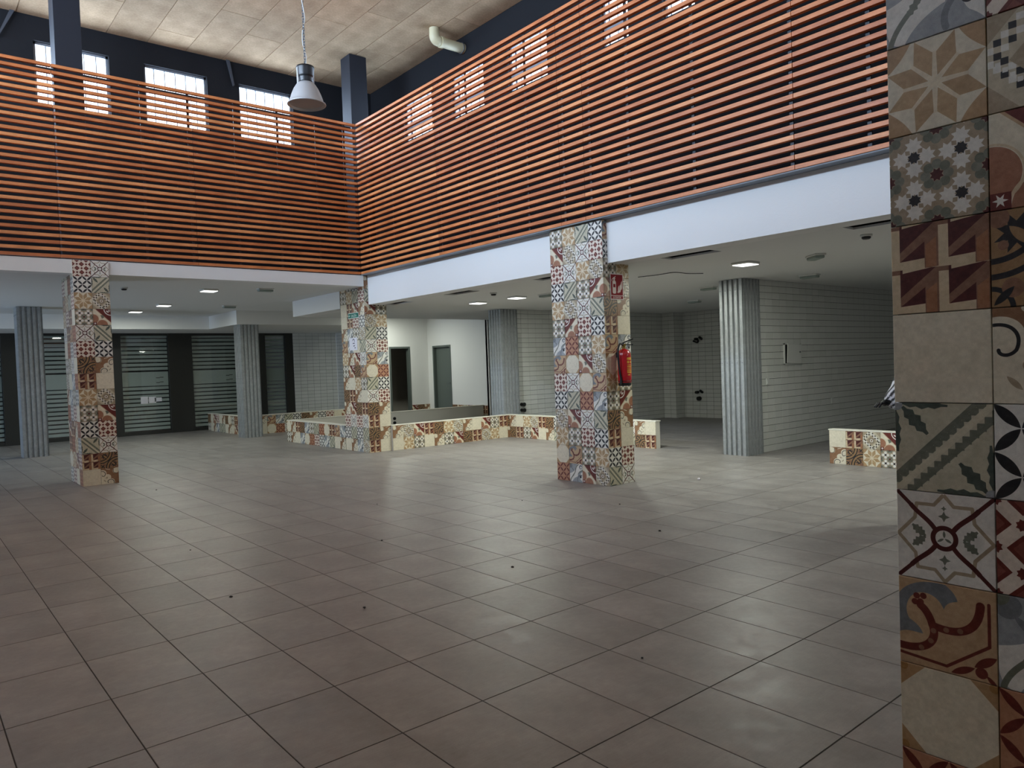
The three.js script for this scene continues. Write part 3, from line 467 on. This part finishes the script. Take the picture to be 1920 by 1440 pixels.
// ------------------------------------------------------------------ shopfront with frosted stripes
{
  const z = NORTH + .05;
  let w = structure('wall_shopfront');
  mesh('shade_dark_shutter', span(WEST, 8.86, 0, YR, -23.1, -23), M.shutterShade, w); mesh('porch_side', span(8.87, 9, 0, YR, -23.1, NORTH - .12), M.white, w);  // assumed shutter, its dark colour stands in for the shade behind the glass
  const labels = ['leftmost striped glass shopfront bay behind the far left column', 'striped glass shopfront bay between the far left column and the tiled pillar', 'striped glass shopfront door right of the left tiled pillar, with a paper notice', 'striped glass shopfront bay just left of the back ribbed column', 'narrow striped glass shopfront bay right of the back ribbed column', 'striped glass shopfront bay at the far left edge'];
  const bays = [[.5, 1.88, 0], [2.2, 3.34, 1], [4.36, 5.47, 2], [6.06, 7.25, 3], [8.04, 8.62, 4], [-1.6, -.2, 5]];
  const solids = [[WEST, -1.6], [-.2, .5], [1.88, 2.2], [3.34, 4.36], [5.47, 6.06], [7.25, 8.04], [8.62, 8.85]];
  solids.forEach(([a, b]) => mesh('mullion_panel', new RoundedBoxGeometry(b - a, YR, .1, 1, .004).translate((a + b) / 2, YR / 2, z - .05), M.frame, w));
  for (const [a, b, k] of bays) {
    const t = thing('striped_shop_window', labels[k], 'shop window', [(a + b) / 2, 0, z - .06]), wd = b - a;
    mesh('sill', box(wd, .08, .08, 0, .04, 0), M.frame, t); mesh('head', box(wd, .06, .08, 0, YR - .03, 0), M.frame, t);
    const pane = mesh('pane', box(wd, YR - .14, .008, 0, YR / 2 + .01, -.02), M.glass, t);
    const sg = box(wd - .02, .072, .002, 0, 0, -.03);
    for (let i = 0; i < 9; i++) mesh('frosted_stripe', sg, M.vinyl, pane).position.y = 1.68 + i * .1035;
    for (let i = 0; i < 11; i++) mesh('frosted_stripe', sg, M.vinyl, pane).position.y = 1.18 - i * .1035;
    mesh('frosted_band', box(wd - .02, .36, .002, 0, 1.42, -.03), M.vinyl, pane);
    if (k === 2 || k === 3) for (const y of [1.44, 1.32]) mesh('logo_mark', merge([box(.09, .016, .002, wd / 2 - .26, y, -.028), box(.09, .016, .002, wd / 2 - .17, y + .012, -.028)]), M.frame, pane);
    if (k === 2) for (const [x, h] of [[-.05, .18], [.14, .16], [.28, .1]]) mesh('paper_notice', box(.17, h, .002, x, .88, -.028), M.paper, pane);
  }
}

// ------------------------------------------------------------------ ceiling fittings
{
  const DL = [[4.13, YL, -12.86, 'square ceiling downlight nearest the left beam'], [4.18, YL, -15.79, 'middle of the three square downlights in the left gallery ceiling'], [4.04, YL, -17.45, 'square downlight nearest the striped shopfront'], [7.98, YR, -10.45, 'lit downlight left of its neighbour, above the dark ribbed column'], [8.02, YR, -9.43, 'lit downlight just left of the extinguisher pillar'], [7.95, YR, -5.06, 'lit downlight above the right ribbed column'], [7.98, YR, -7.25, 'lit downlight hidden behind the extinguisher pillar'], [7.96, YR, -1.9, 'lit downlight hidden behind the near pillar'], [9.8, YL, -16.45, 'lit downlight in the back recess before the white door wall', 270]];  // the two behind the pillars are added, unseen, to brighten the right gallery
  for (const [x, y, z, label, own] of DL) {
    const strength = own || (y === YR ? 290 : 200);
    const t = thing('ceiling_downlight', label, 'ceiling light', [x, y, z], 0, 'lit downlights in the gallery ceilings');
    mesh('housing', new RoundedBoxGeometry(.25, .028, .25, 3, .012).translate(0, -.014, 0), M.plastic, t);
    mesh('diffuser', new RoundedBoxGeometry(.222, .01, .222, 3, .004).translate(0, -.031, 0), M.glow, t);
    const l = new THREE.RectAreaLight(new THREE.Color(.95, 1, .88), strength, .21, .21); l.position.set(x, y - .042, z); l.lookAt(x, 0, z); scene.add(l);
  }
  const detector = (x, y, z, label) => { const t = thing('smoke_detector', label, 'smoke detector', [x, y, z]); mesh('base', lathe([[0, 0], [.055, 0], [.055, -.015], [.05, -.02], [0, -.02]]), M.plastic, t); mesh('sensor', lathe([[0, -.02], [.04, -.021], [.042, -.034], [.03, -.045], [0, -.047]]), M.blackPlastic, t); };
  detector(2.86, YL, -13, 'small smoke detector on the ceiling right of the left tiled pillar');
  detector(7.24, YR, -9.07, 'small smoke detector above the two neighbouring lit downlights');
  detector(7.27, YR, -3.3, 'small smoke detector on the ceiling beside the near pillar');
  const unit = (x, y, z, turn, label) => { const t = thing('emergency_light', label, 'emergency light', [x, y, z], turn); mesh('base', new RoundedBoxGeometry(.27, .02, .13, 2, .006).translate(0, -.01, 0), M.plastic, t); mesh('cover', new RoundedBoxGeometry(.25, .04, .11, 3, .015).translate(0, -.034, 0), M.vinyl, t); };
  unit(4.92, YL, -12.4, 0, 'unlit emergency light box right of the front left downlight');
  unit(5.44, YL, -15.7, 0, 'unlit emergency light box above the back ribbed column');
  unit(8.2, YR, -8.9, Math.PI / 2, 'unlit emergency light box half behind the extinguisher pillar');
  unit(8.17, YR, -4.29, .9, 'unlit emergency light box nearest the near pillar, right of the lit downlight');
  unit(10.1, YR, -5.4, Math.PI / 2, 'unlit emergency light box above the top of the white tiled wall');
  unit(10.08, YR, -7.1, Math.PI / 2, 'unlit emergency light box left of the right ribbed column top');
  unit(12.1, YR, -8.85, Math.PI / 2, 'unlit emergency light box deep in the dark back bay');
  const wire = mesh('loose_cable', tube([[7.77, YR - .012, -6.59], [7.8, YR - .016, -6.3], [7.83, YR - .012, -6.03], [8.05, YR - .02, -5.98], [8.31, YR - .012, -5.93]], .005, 40, 8), M.rubber);
  wire.userData = { label: 'thin loose cable hanging along the ceiling left of the right ribbed column', category: 'cable' };
}

// ------------------------------------------------------------------ pendant lamp on its chain
{
  const [lx, lz] = [4.19, -8.93], y0 = 4.865, t = thing('pendant_lamp', 'industrial bell shaped pendant lamp on a chain under the high ceiling', 'lamp', [lx, y0, lz]);
  const refl = mesh('reflector', lathe([[.235, 0], [.232, .012], [.215, .02], [.205, .06], [.185, .12], [.155, .19], [.12, .245], [.085, .275], [.085, .27], [.118, .238], [.15, .185], [.18, .118], [.2, .058], [.212, .012], [.235, 0]], 56), M.alu, t);
  mesh('rim', new THREE.TorusGeometry(.234, .008, 10, 56).rotateX(Math.PI / 2), M.alu, refl);
  mesh('cover_glass', new THREE.CylinderGeometry(.205, .205, .006, 48).translate(0, .016, 0), std('#8d9095', .25), refl);
  mesh('housing', lathe([[0, .27], [.08, .27], [.088, .285], [.088, .33], [.096, .345], [.104, .36], [.112, .45], [.115, .46], [.11, .475], [0, .48]], 40), M.blackPlastic, t);
  mesh('bracket', merge([box(.012, .22, .03, .106, .36, 0), box(.012, .22, .03, -.106, .36, 0)]), M.alu, t);
  mesh('hook', new THREE.TorusGeometry(.022, .005, 8, 20).translate(0, .5, 0), M.steel, t);
  const link = new THREE.TorusGeometry(.016, .004, 6, 14).scale(.8, 1.5, 1), top = ROOF - y0;
  const links = []; for (let y = .52, k = 0; y < top; y += .036, k++) links.push(link.clone().rotateY(k % 2 ? Math.PI / 2 : 0).translate(0, y, 0));
  mesh('chain', merge(links), M.steel, t);
  mesh('cable', tube(Array.from({ length: 12 }, (_, k) => [.018 * Math.sin(k * 1.9), .47 + (top - .48) * k / 11, .018 * Math.cos(k * 1.3)]), .005, 90, 6), M.plastic, t);
}
// waste pipe from the ceiling to the wall
{
  const t = thing('drain_pipe', 'cream plastic drain pipe bending from the ceiling into the dark wall', 'pipe', [7.02, ROOF, -10.1]);
  mesh('drop', new THREE.CylinderGeometry(.08, .08, .13, 28).translate(0, -.07, 0), M.pvc, t);
  mesh('elbow', tube([[0, -.1, 0], [.006, -.15, 0], [.03, -.185, .003], [.08, -.2, .01]], .084, 20, 24), M.pvc, t);
  mesh('run', new THREE.CylinderGeometry(.08, .08, .53, 28).rotateZ(Math.PI / 2).translate(.31, -.2, .01), M.pvc, t);
  mesh('collar', new THREE.CylinderGeometry(.09, .09, .06, 28).rotateZ(Math.PI / 2).translate(.13, -.2, .01), M.pvc, t);
  mesh('bracket', new THREE.TorusGeometry(.086, .007, 8, 28).rotateY(Math.PI / 2).translate(.53, -.2, .01), M.steel, t);
}
for (const [x0, x1, label] of [[1.55, 1.35, 'grey strap hanging down the dark wall at the upper left edge'], [4.72, 4.8, 'grey strap hanging down the dark wall between two bright windows']]) {
  const t = mesh('cable_strap', new THREE.ExtrudeGeometry(new THREE.Shape([[x0, ROOF], [x0 + .06, ROOF], [x1 + .05, ROOF - .42], [x1 + .02, ROOF - .44]].map(p => new THREE.Vector2(...p))), { depth: .02, bevelEnabled: false }).translate(0, 0, UL + .03), M.strap);
  t.userData = { label, category: 'strap' };
}

// ------------------------------------------------------------------ printed signs
function printed(w, h, fn) { const c = document.createElement('canvas'); c.width = w; c.height = h; fn(c.getContext('2d'), w, h); const t = new THREE.CanvasTexture(c); t.colorSpace = THREE.SRGBColorSpace; t.anisotropy = 8; return new THREE.MeshStandardMaterial({ map: t, roughness: .85 }); }
{
  const red = '#86081a', pale = '#e8dcd6';
  const fire = printed(352, 480, (x, w, h) => {
    x.fillStyle = pale; x.fillRect(0, 0, w, h); x.fillStyle = red; x.fillRect(14, 14, w - 28, 386); x.fillRect(14, 412, w - 28, 54);
    x.fillStyle = pale; x.beginPath(); x.roundRect(58, 130, 96, 240, 30); x.fill(); x.fillRect(86, 92, 40, 50); x.beginPath(); x.arc(106, 96, 34, Math.PI, 0); x.fill(); x.lineWidth = 14; x.strokeStyle = pale; x.beginPath(); x.moveTo(76, 92); x.quadraticCurveTo(46, 92, 46, 140); x.stroke(); x.beginPath(); x.moveTo(100, 74); x.lineTo(150, 46); x.stroke();
    x.fillStyle = red; x.fillRect(78, 190, 60, 62);
    x.fillStyle = pale; for (const [a, b, s] of [[210, 360, 1], [250, 350, 1.1], [285, 300, 1.2]]) { x.beginPath(); x.moveTo(a, b); x.bezierCurveTo(a + 60 * s, b - 30 * s, a + 10, b - 90 * s, a + 40 * s, b - 150 * s); x.bezierCurveTo(a - 30, b - 110 * s, a + 20, b - 50 * s, a - 26, b - 20); x.fill(); }
    x.font = 'bold 46px sans-serif'; x.textAlign = 'center'; x.textBaseline = 'middle'; x.fillText('EXTINTOR', w / 2, 440);
  });
  const s = thing('extinguisher_sign', 'red extinguisher sign reading EXTINTOR on the tiled pillar', 'sign', [6.52, 2.165, -5.858]);
  mesh('sign_board', box(.224, .304, .002, 0, .152, .002), M.paper, s);
  mesh('sign_face', new THREE.PlaneGeometry(.22, .3).translate(0, .152, .0035), fire, s);
  const exit = printed(512, 128, (x, w, h) => { x.fillStyle = '#cfe6da'; x.fillRect(0, 0, w, h); x.fillStyle = '#0f6a5b'; x.fillRect(10, 14, w - 20, h - 28); x.fillStyle = '#cfe6da'; x.fillRect(40, 56, 70, 18); x.beginPath(); x.moveTo(24, 65); x.lineTo(62, 30); x.lineTo(62, 100); x.fill(); x.font = 'bold 80px sans-serif'; x.textBaseline = 'middle'; x.fillText('SALIDA', 150, 68); });
  const e = thing('exit_sign', 'green exit sign reading SALIDA on the inner corner pillar', 'sign', [XR - .002, 2.375, -11.9], -Math.PI / 2);
  mesh('sign_board', box(.384, .098, .004, 0, .048, .002), M.paper, e); mesh('sign_face', new THREE.PlaneGeometry(.38, .094).translate(0, .048, .005), exit, e);
  const note = printed(256, 200, (x, w, h) => { x.fillStyle = '#e4e2ea'; x.fillRect(0, 0, w, h); x.strokeStyle = '#2c2440'; x.lineWidth = 12; x.beginPath(); x.arc(140, 52, 30, Math.PI, 0); x.lineTo(170, 70); x.stroke(); x.beginPath(); x.moveTo(110, 90); x.lineTo(175, 88); x.stroke(); x.beginPath(); x.arc(150, 112, 24, 0, 2.6); x.stroke(); x.beginPath(); x.moveTo(165, 165); x.lineTo(205, 163); x.stroke(); });
  const p = thing('paper_notice', 'white paper with handwritten strokes taped to the inner corner pillar', 'paper', [XR - .002, 1.81, -11.94], -Math.PI / 2);
  mesh('sheet', box(.29, .22, .0015, 0, .11, .002), M.paper, p); mesh('writing', new THREE.PlaneGeometry(.288, .218).translate(0, .11, .0035), note, p);
}

// ------------------------------------------------------------------ fire extinguisher
{
  const t = thing('fire_extinguisher', 'red fire extinguisher hung on the side of the tiled pillar', 'fire extinguisher', [6.5, 1.16, -5.76]);
  const cyl = mesh('cylinder', lathe([[0, .03], [.07, .03], [.076, .04], [.078, .07], [.078, .34], [.074, .375], [.06, .405], [.035, .422], [.022, .43], [0, .43]]), M.red, t);
  mesh('foot', lathe([[0, 0], [.07, 0], [.074, .01], [.074, .05], [.079, .052], [.079, .06], [0, .06]]), M.rubber, t);
  mesh('neck', new THREE.CylinderGeometry(.02, .022, .05, 20).translate(0, .45, 0), M.brass, t);
  const v = mesh('valve', new RoundedBoxGeometry(.04, .035, .04, 2, .006).translate(0, .475, 0), M.blackPlastic, t);
  mesh('handle', merge([box(.03, .012, .14, 0, 0, .05).rotateX(-.35).translate(0, .5, 0), box(.03, .01, .12, 0, 0, .05).translate(0, .475, 0)]).rotateY(1.1), M.blackPlastic, v);
  mesh('gauge', new THREE.CylinderGeometry(.017, .017, .012, 18).rotateX(Math.PI / 2).translate(-.015, .47, .026), M.brass, v);
  mesh('hose', tube([[-.02, .472, .01], [-.07, .485, .01], [-.105, .44, .01], [-.108, .3, .01], [-.098, .16, .015], [-.088, .09, .02]], .011, 48, 10), M.rubber, t);
  mesh('nozzle', new THREE.CylinderGeometry(.012, .016, .08, 14).translate(-.087, .06, .02), M.rubber, t);
  const lab = printed(256, 256, (x, w, h) => { x.fillStyle = '#b3121c'; x.fillRect(0, 0, w, h); x.fillStyle = '#d8a33a'; for (const [a, b, c, d] of [[60, 14, 150, 30], [60, 56, 46, 30], [130, 60, 80, 22], [60, 100, 150, 8], [60, 118, 150, 12], [60, 140, 120, 10], [60, 160, 150, 46], [70, 220, 60, 14]]) x.fillRect(a, b, c, d); x.fillStyle = '#b3121c'; x.fillRect(70, 168, 130, 6); x.fillRect(70, 184, 130, 6); });
  mesh('label', new THREE.CylinderGeometry(.0788, .0788, .24, 28, 1, true, -.9, 2.0).translate(0, .22, 0), lab, cyl);
  mesh('wall_bracket', box(.05, .06, .03, 0, .36, -.086), M.darkSteel, t);
}

// ------------------------------------------------------------------ small things on walls
{
  const t = thing('access_panel', 'white electrical access panel hanging ajar on the white tiled wall', 'panel', [10.79, 1.3, -6.085]);
  mesh('frame', merge([box(.48, .02, .02, 0, .32, 0), box(.48, .02, .02, 0, .01, 0), box(.02, .33, .02, -.23, .165, 0), box(.02, .33, .02, .23, .165, 0)]), M.plastic, t);
  mesh('recess', box(.44, .3, .004, 0, .165, -.002), M.black, t);
  mesh('door', new RoundedBoxGeometry(.42, .3, .012, 2, .003).translate(.0, 0, 0).rotateZ(-.05).rotateX(.03).translate(.025, .165, .022), M.plastic, t);
  mesh('latch', new THREE.CylinderGeometry(.012, .012, .014, 14).rotateX(Math.PI / 2).translate(.18, .19, .034), M.steel, t);
  const so = (name, x, y, z, turn, label) => { const o = thing(name, label, 'outlet', [x, y, z], turn); mesh('plate', new RoundedBoxGeometry(.08, .1, .012, 2, .004).translate(0, 0, .014), M.plastic, o); mesh('insert', new RoundedBoxGeometry(.05, .06, .006, 2, .002).translate(0, 0, .022), M.plastic, o); };
  so('wall_socket', 10.06, 1.06, -6.095, 0, 'pale socket plate low on the tiled wall beside the ribbed column');
  so('wall_socket', 12.02, .66, -6.095, 0, 'pale socket plate in the middle of the white tiled wall');
  for (const [y, z, label] of [[1.91, -10.86, 'loose black pipe stubs high on the dark back wall'], [.62, -10.88, 'black pipe stubs low on the dark back wall']]) {
    const o = thing('pipe_stub', label, 'pipe', [EAST - .008, y, z], -Math.PI / 2);
    mesh('pipe', new THREE.CylinderGeometry(.035, .035, .09, 14).rotateX(Math.PI / 2).translate(-.06, 0, .045), M.rubber, o);
    mesh('pipe', new THREE.CylinderGeometry(.03, .03, .1, 14).rotateX(1.1).translate(.07, .02, .05), M.rubber, o);
    mesh('pipe', y > 1 ? tube([[-.02, -.03, .02], [.0, -.08, .08], [-.1, -.04, .12]], .022, 14, 8) : new THREE.CylinderGeometry(.05, .05, .08, 14).rotateX(Math.PI / 2).translate(-.01, -.15, .04), M.rubber, o);
  }
  for (const [y, label] of [[.62, 'upper black pipe stub on the tiled wall beside the dark ribbed column'], [.5, 'lower black pipe stub on the tiled wall beside the dark ribbed column']]) { const o = thing('pipe_stub', label, 'pipe', [9.98, y, -11.71]); mesh('pipe', new THREE.CylinderGeometry(.03, .035, .1, 14).rotateX(Math.PI / 2).translate(0, 0, .05), M.rubber, o); mesh('cap', new THREE.CylinderGeometry(.04, .04, .02, 14).rotateX(Math.PI / 2).translate(0, 0, .1), M.rubber, o); }
  // specks of debris on the floor
  const pts = [[357, 1032], [293, 919], [433, 1120], [707, 946], [683, 1140], [961, 1064], [979, 939], [1162, 946], [1237, 996], [1204, 1235], [716, 1014]], dir = new THREE.Vector3();
  pts.forEach(([a, b], k) => {
    dir.set((a / 960) - 1, 1 - b / 720, .5).unproject(camera).sub(camera.position); const s = -camera.position.y / dir.y, p = dir.multiplyScalar(s).add(camera.position);
    const g = new THREE.IcosahedronGeometry(.006 + (k % 3) * .002, 1), q = g.attributes.position; for (let i = 0; i < q.count; i++) { const f = .75 + .5 * Math.abs(Math.sin(q.getX(i) * 900 + q.getZ(i) * 700 + k)); q.setXYZ(i, q.getX(i) * f, q.getY(i) * f * .6, q.getZ(i) * f); } g.computeVertexNormals();
    const m = mesh('debris_crumb', g, M.rubber); m.position.set(p.x, .004, p.z); m.userData = { label: 'small dark crumb of debris lying on the floor tiles', category: 'debris', group: 'dark crumbs on the floor' };
  });
  const paper = mesh('paper_scrap', (() => { const g = new THREE.IcosahedronGeometry(.018, 2), q = g.attributes.position; for (let i = 0; i < q.count; i++) { const f = .7 + .5 * Math.abs(Math.sin(q.getX(i) * 190 + q.getY(i) * 260 + q.getZ(i) * 140)); q.setXYZ(i, q.getX(i) * f, q.getY(i) * f * .7, q.getZ(i) * f); } g.computeVertexNormals(); return g; })(), M.paper);
  paper.position.set(7.3, .011, -5.35); paper.userData = { label: 'crumpled scrap of white paper on the floor right of the extinguisher pillar', category: 'litter' };
}

// ------------------------------------------------------------------ person half hidden behind the near pillar
{
  const face = Math.atan2(-.768, -.64);                                           // looks towards the left of the picture
  const person = thing('person', 'person in a striped top and dark trousers, almost hidden by the near pillar', 'person', [6.40, 0, -2.515], face);
  // local axes: +z forward, +x to the person's left, y up
  const sdf = (bones, lo, hi, cell, k = .035) => {
    const size = Math.max(hi[0] - lo[0], hi[1] - lo[1], hi[2] - lo[2]), res = Math.min(120, Math.ceil(size / cell)), mc = new MarchingCubes(res, new THREE.MeshBasicMaterial(), false, false, 120000);
    const c = lo.map((v, i) => (v + hi[i]) / 2), h = size / 2;
    for (let z = 0; z < res; z++) for (let y = 0; y < res; y++) for (let x = 0; x < res; x++) {
      const p = [x, y, z].map((v, i) => c[i] + (v - res / 2) / (res / 2) * h); let d = 9;
      for (const [a, b, ra, rb, sq = 1] of bones) {
        const ab = b.map((v, i) => v - a[i]), ap = p.map((v, i) => v - a[i]), t = Math.max(0, Math.min(1, (ab[0] * ap[0] + ab[1] * ap[1] + ab[2] * ap[2]) / (ab[0] ** 2 + ab[1] ** 2 + ab[2] ** 2 + 1e-9)));
        const q = Math.hypot((ap[0] - ab[0] * t) / sq, ap[1] - ab[1] * t, ap[2] - ab[2] * t) - (ra + (rb - ra) * t), e = Math.max(k - Math.abs(d - q), 0) / k; d = Math.min(d, q) - e * e * k / 4;
      }
      mc.field[x + y * res + z * res * res] = -d;
    }
    mc.isolation = 0; mc.update(); const n = mc.count, pos = mc.positionArray.slice(0, n * 3), g = new THREE.BufferGeometry();
    for (let i = 0; i < n; i++) for (let a = 0; a < 3; a++) pos[3 * i + a] = c[a] + pos[3 * i + a] * h;
    g.setAttribute('position', new THREE.BufferAttribute(pos, 3)); g.setAttribute('normal', new THREE.BufferAttribute(mc.normalArray.slice(0, n * 3), 3)); return g;
  };
  const hand = (s, w, dir) => { const o = []; o.push([w, [w[0], w[1] - .01, w[2] + .07 * dir], .022, .026, 1.3]); for (let f = 0; f < 4; f++) { const x = w[0] + (f - 1.5) * .019, l = [.062, .07, .066, .05][f]; o.push([[x, w[1] - .01, w[2] + .08 * dir], [x, w[1] - .012, w[2] + (.08 + l * .6) * dir], .0085, .008], [[x, w[1] - .012, w[2] + (.08 + l * .6) * dir], [x, w[1] - .04, w[2] + (.08 + l) * dir], .008, .007]); } o.push([[w[0] - s * .03, w[1], w[2] + .03 * dir], [w[0] - s * .05, w[1] + .015, w[2] + .085 * dir], .011, .009]); return o; };
  const R = [-.17, 1.38, -.01], RE = [-.2, 1.17, .02], RW = [-.15, 1.03, .13], Lh = [.17, 1.38, -.01], LE = [.21, 1.12, -.03], LW = [.2, .88, .02];
  const skin = std('#b58a70', .6), denim = std('#17181c', .85), hairM = std('#1b1512', .7);
  const head = [[[0, 1.6, .01], [0, 1.545, .03], .085, .062], [[0, 1.62, -.02], [0, 1.62, .02], .095, .088], [[0, 1.58, .1], [0, 1.575, .115], .012, .014], [[0, 1.535, .08], [0, 1.53, .085], .02, .02], [[.088, 1.575, 0], [.09, 1.6, -.005], .012, .014], [[-.088, 1.575, 0], [-.09, 1.6, -.005], .012, .014], [[0, 1.4, -.02], [0, 1.55, 0], .052, .055]];
  const fine = sdf(head, [-.13, 1.36, -.13], [.13, 1.73, .15], .006, .02), hr = sdf(hand(-1, RW, 1), [-.26, .93, .09], [-.04, 1.1, .36], .004, .008), hl = sdf(hand(1, [.2, .86, .0], 1).map(b => b), [.1, .76, -.05], [.3, .94, .22], .004, .008);
  const limbs = sdf([[[0, .95, 0], [0, 1.35, 0], .13, .13, 1.25], [R, RE, .045, .038], [RE, RW, .036, .026], [Lh, LE, .045, .038], [LE, LW, .036, .026], [[.09, .9, 0], [.09, .48, .01], .08, .058], [[.09, .48, .01], [.09, .08, -.02], .055, .038], [[-.09, .9, 0], [-.09, .48, -.01], .08, .058], [[-.09, .48, -.01], [-.09, .08, -.04], .055, .038]], [-.3, 0, -.3], [.3, 1.5, .3], .014);
  mesh('body', merge([fine, hl, limbs]), skin, person); mesh('black_hand', hr, M.rubber, person);  // the right hand is a separate mesh coloured black
  mesh('hair', sdf([[[0, 1.65, -.03], [0, 1.63, .02], .1, .092], [[0, 1.6, -.06], [0, 1.42, -.09], .085, .06, 1.2]], [-.16, 1.3, -.22], [.16, 1.8, .16], .008, .03).translate(0, .008, -.012), hairM, person);
  mesh('trousers', sdf([[[.0, .93, 0], [0, .99, 0], .15, .14, 1.15], [[.09, .9, 0], [.09, .48, .01], .098, .076], [[.09, .48, .01], [.09, .1, -.02], .074, .062], [[-.09, .9, 0], [-.09, .48, -.01], .098, .076], [[-.09, .48, -.01], [-.09, .1, -.04], .074, .062]], [-.3, .0, -.3], [.3, 1.1, .3], .012), denim, person);
  const top = sdf([[[0, .98, 0], [0, 1.32, 0], .15, .145, 1.2], [[-.13, 1.38, -.01], [.13, 1.38, -.01], .07, .07], [R, RE, .068, .072], [RE, [-.16, 1.05, .1], .066, .088], [Lh, LE, .066, .062], [LE, [.2, .95, .01], .06, .06]], [-.36, .85, -.36], [.36, 1.5, .36], .012);
  { const p = top.attributes.position, c = new Float32Array(p.count * 3); for (let i = 0; i < p.count; i++) { const s = Math.sin((p.getY(i) * .8 + p.getZ(i) * .9 + .03 * Math.sin(p.getX(i) * 20)) * 150) > -.1 ? .72 : .03; c.set([s, s, s * 1.02], 3 * i); } top.setAttribute('color', new THREE.BufferAttribute(c, 3)); }
  mesh('striped_top', top, new THREE.MeshStandardMaterial({ vertexColors: true, roughness: .8 }), person);
  for (const [x, z] of [[.09, -.02], [-.09, -.06]]) mesh('shoe', sdf([[[x, .05, z - .06], [x, .045, z + .03], .042, .042], [[x, .045, z + .03], [x, .03, z + .15], .042, .032, 1.15], [[x, .05, z - .02], [x, .12, z - .02], .042, .05]], [x - .1, -.02, z - .16], [x + .1, .2, z + .22], .008, .02), M.rubber, person);
}

renderer.render(scene, camera);
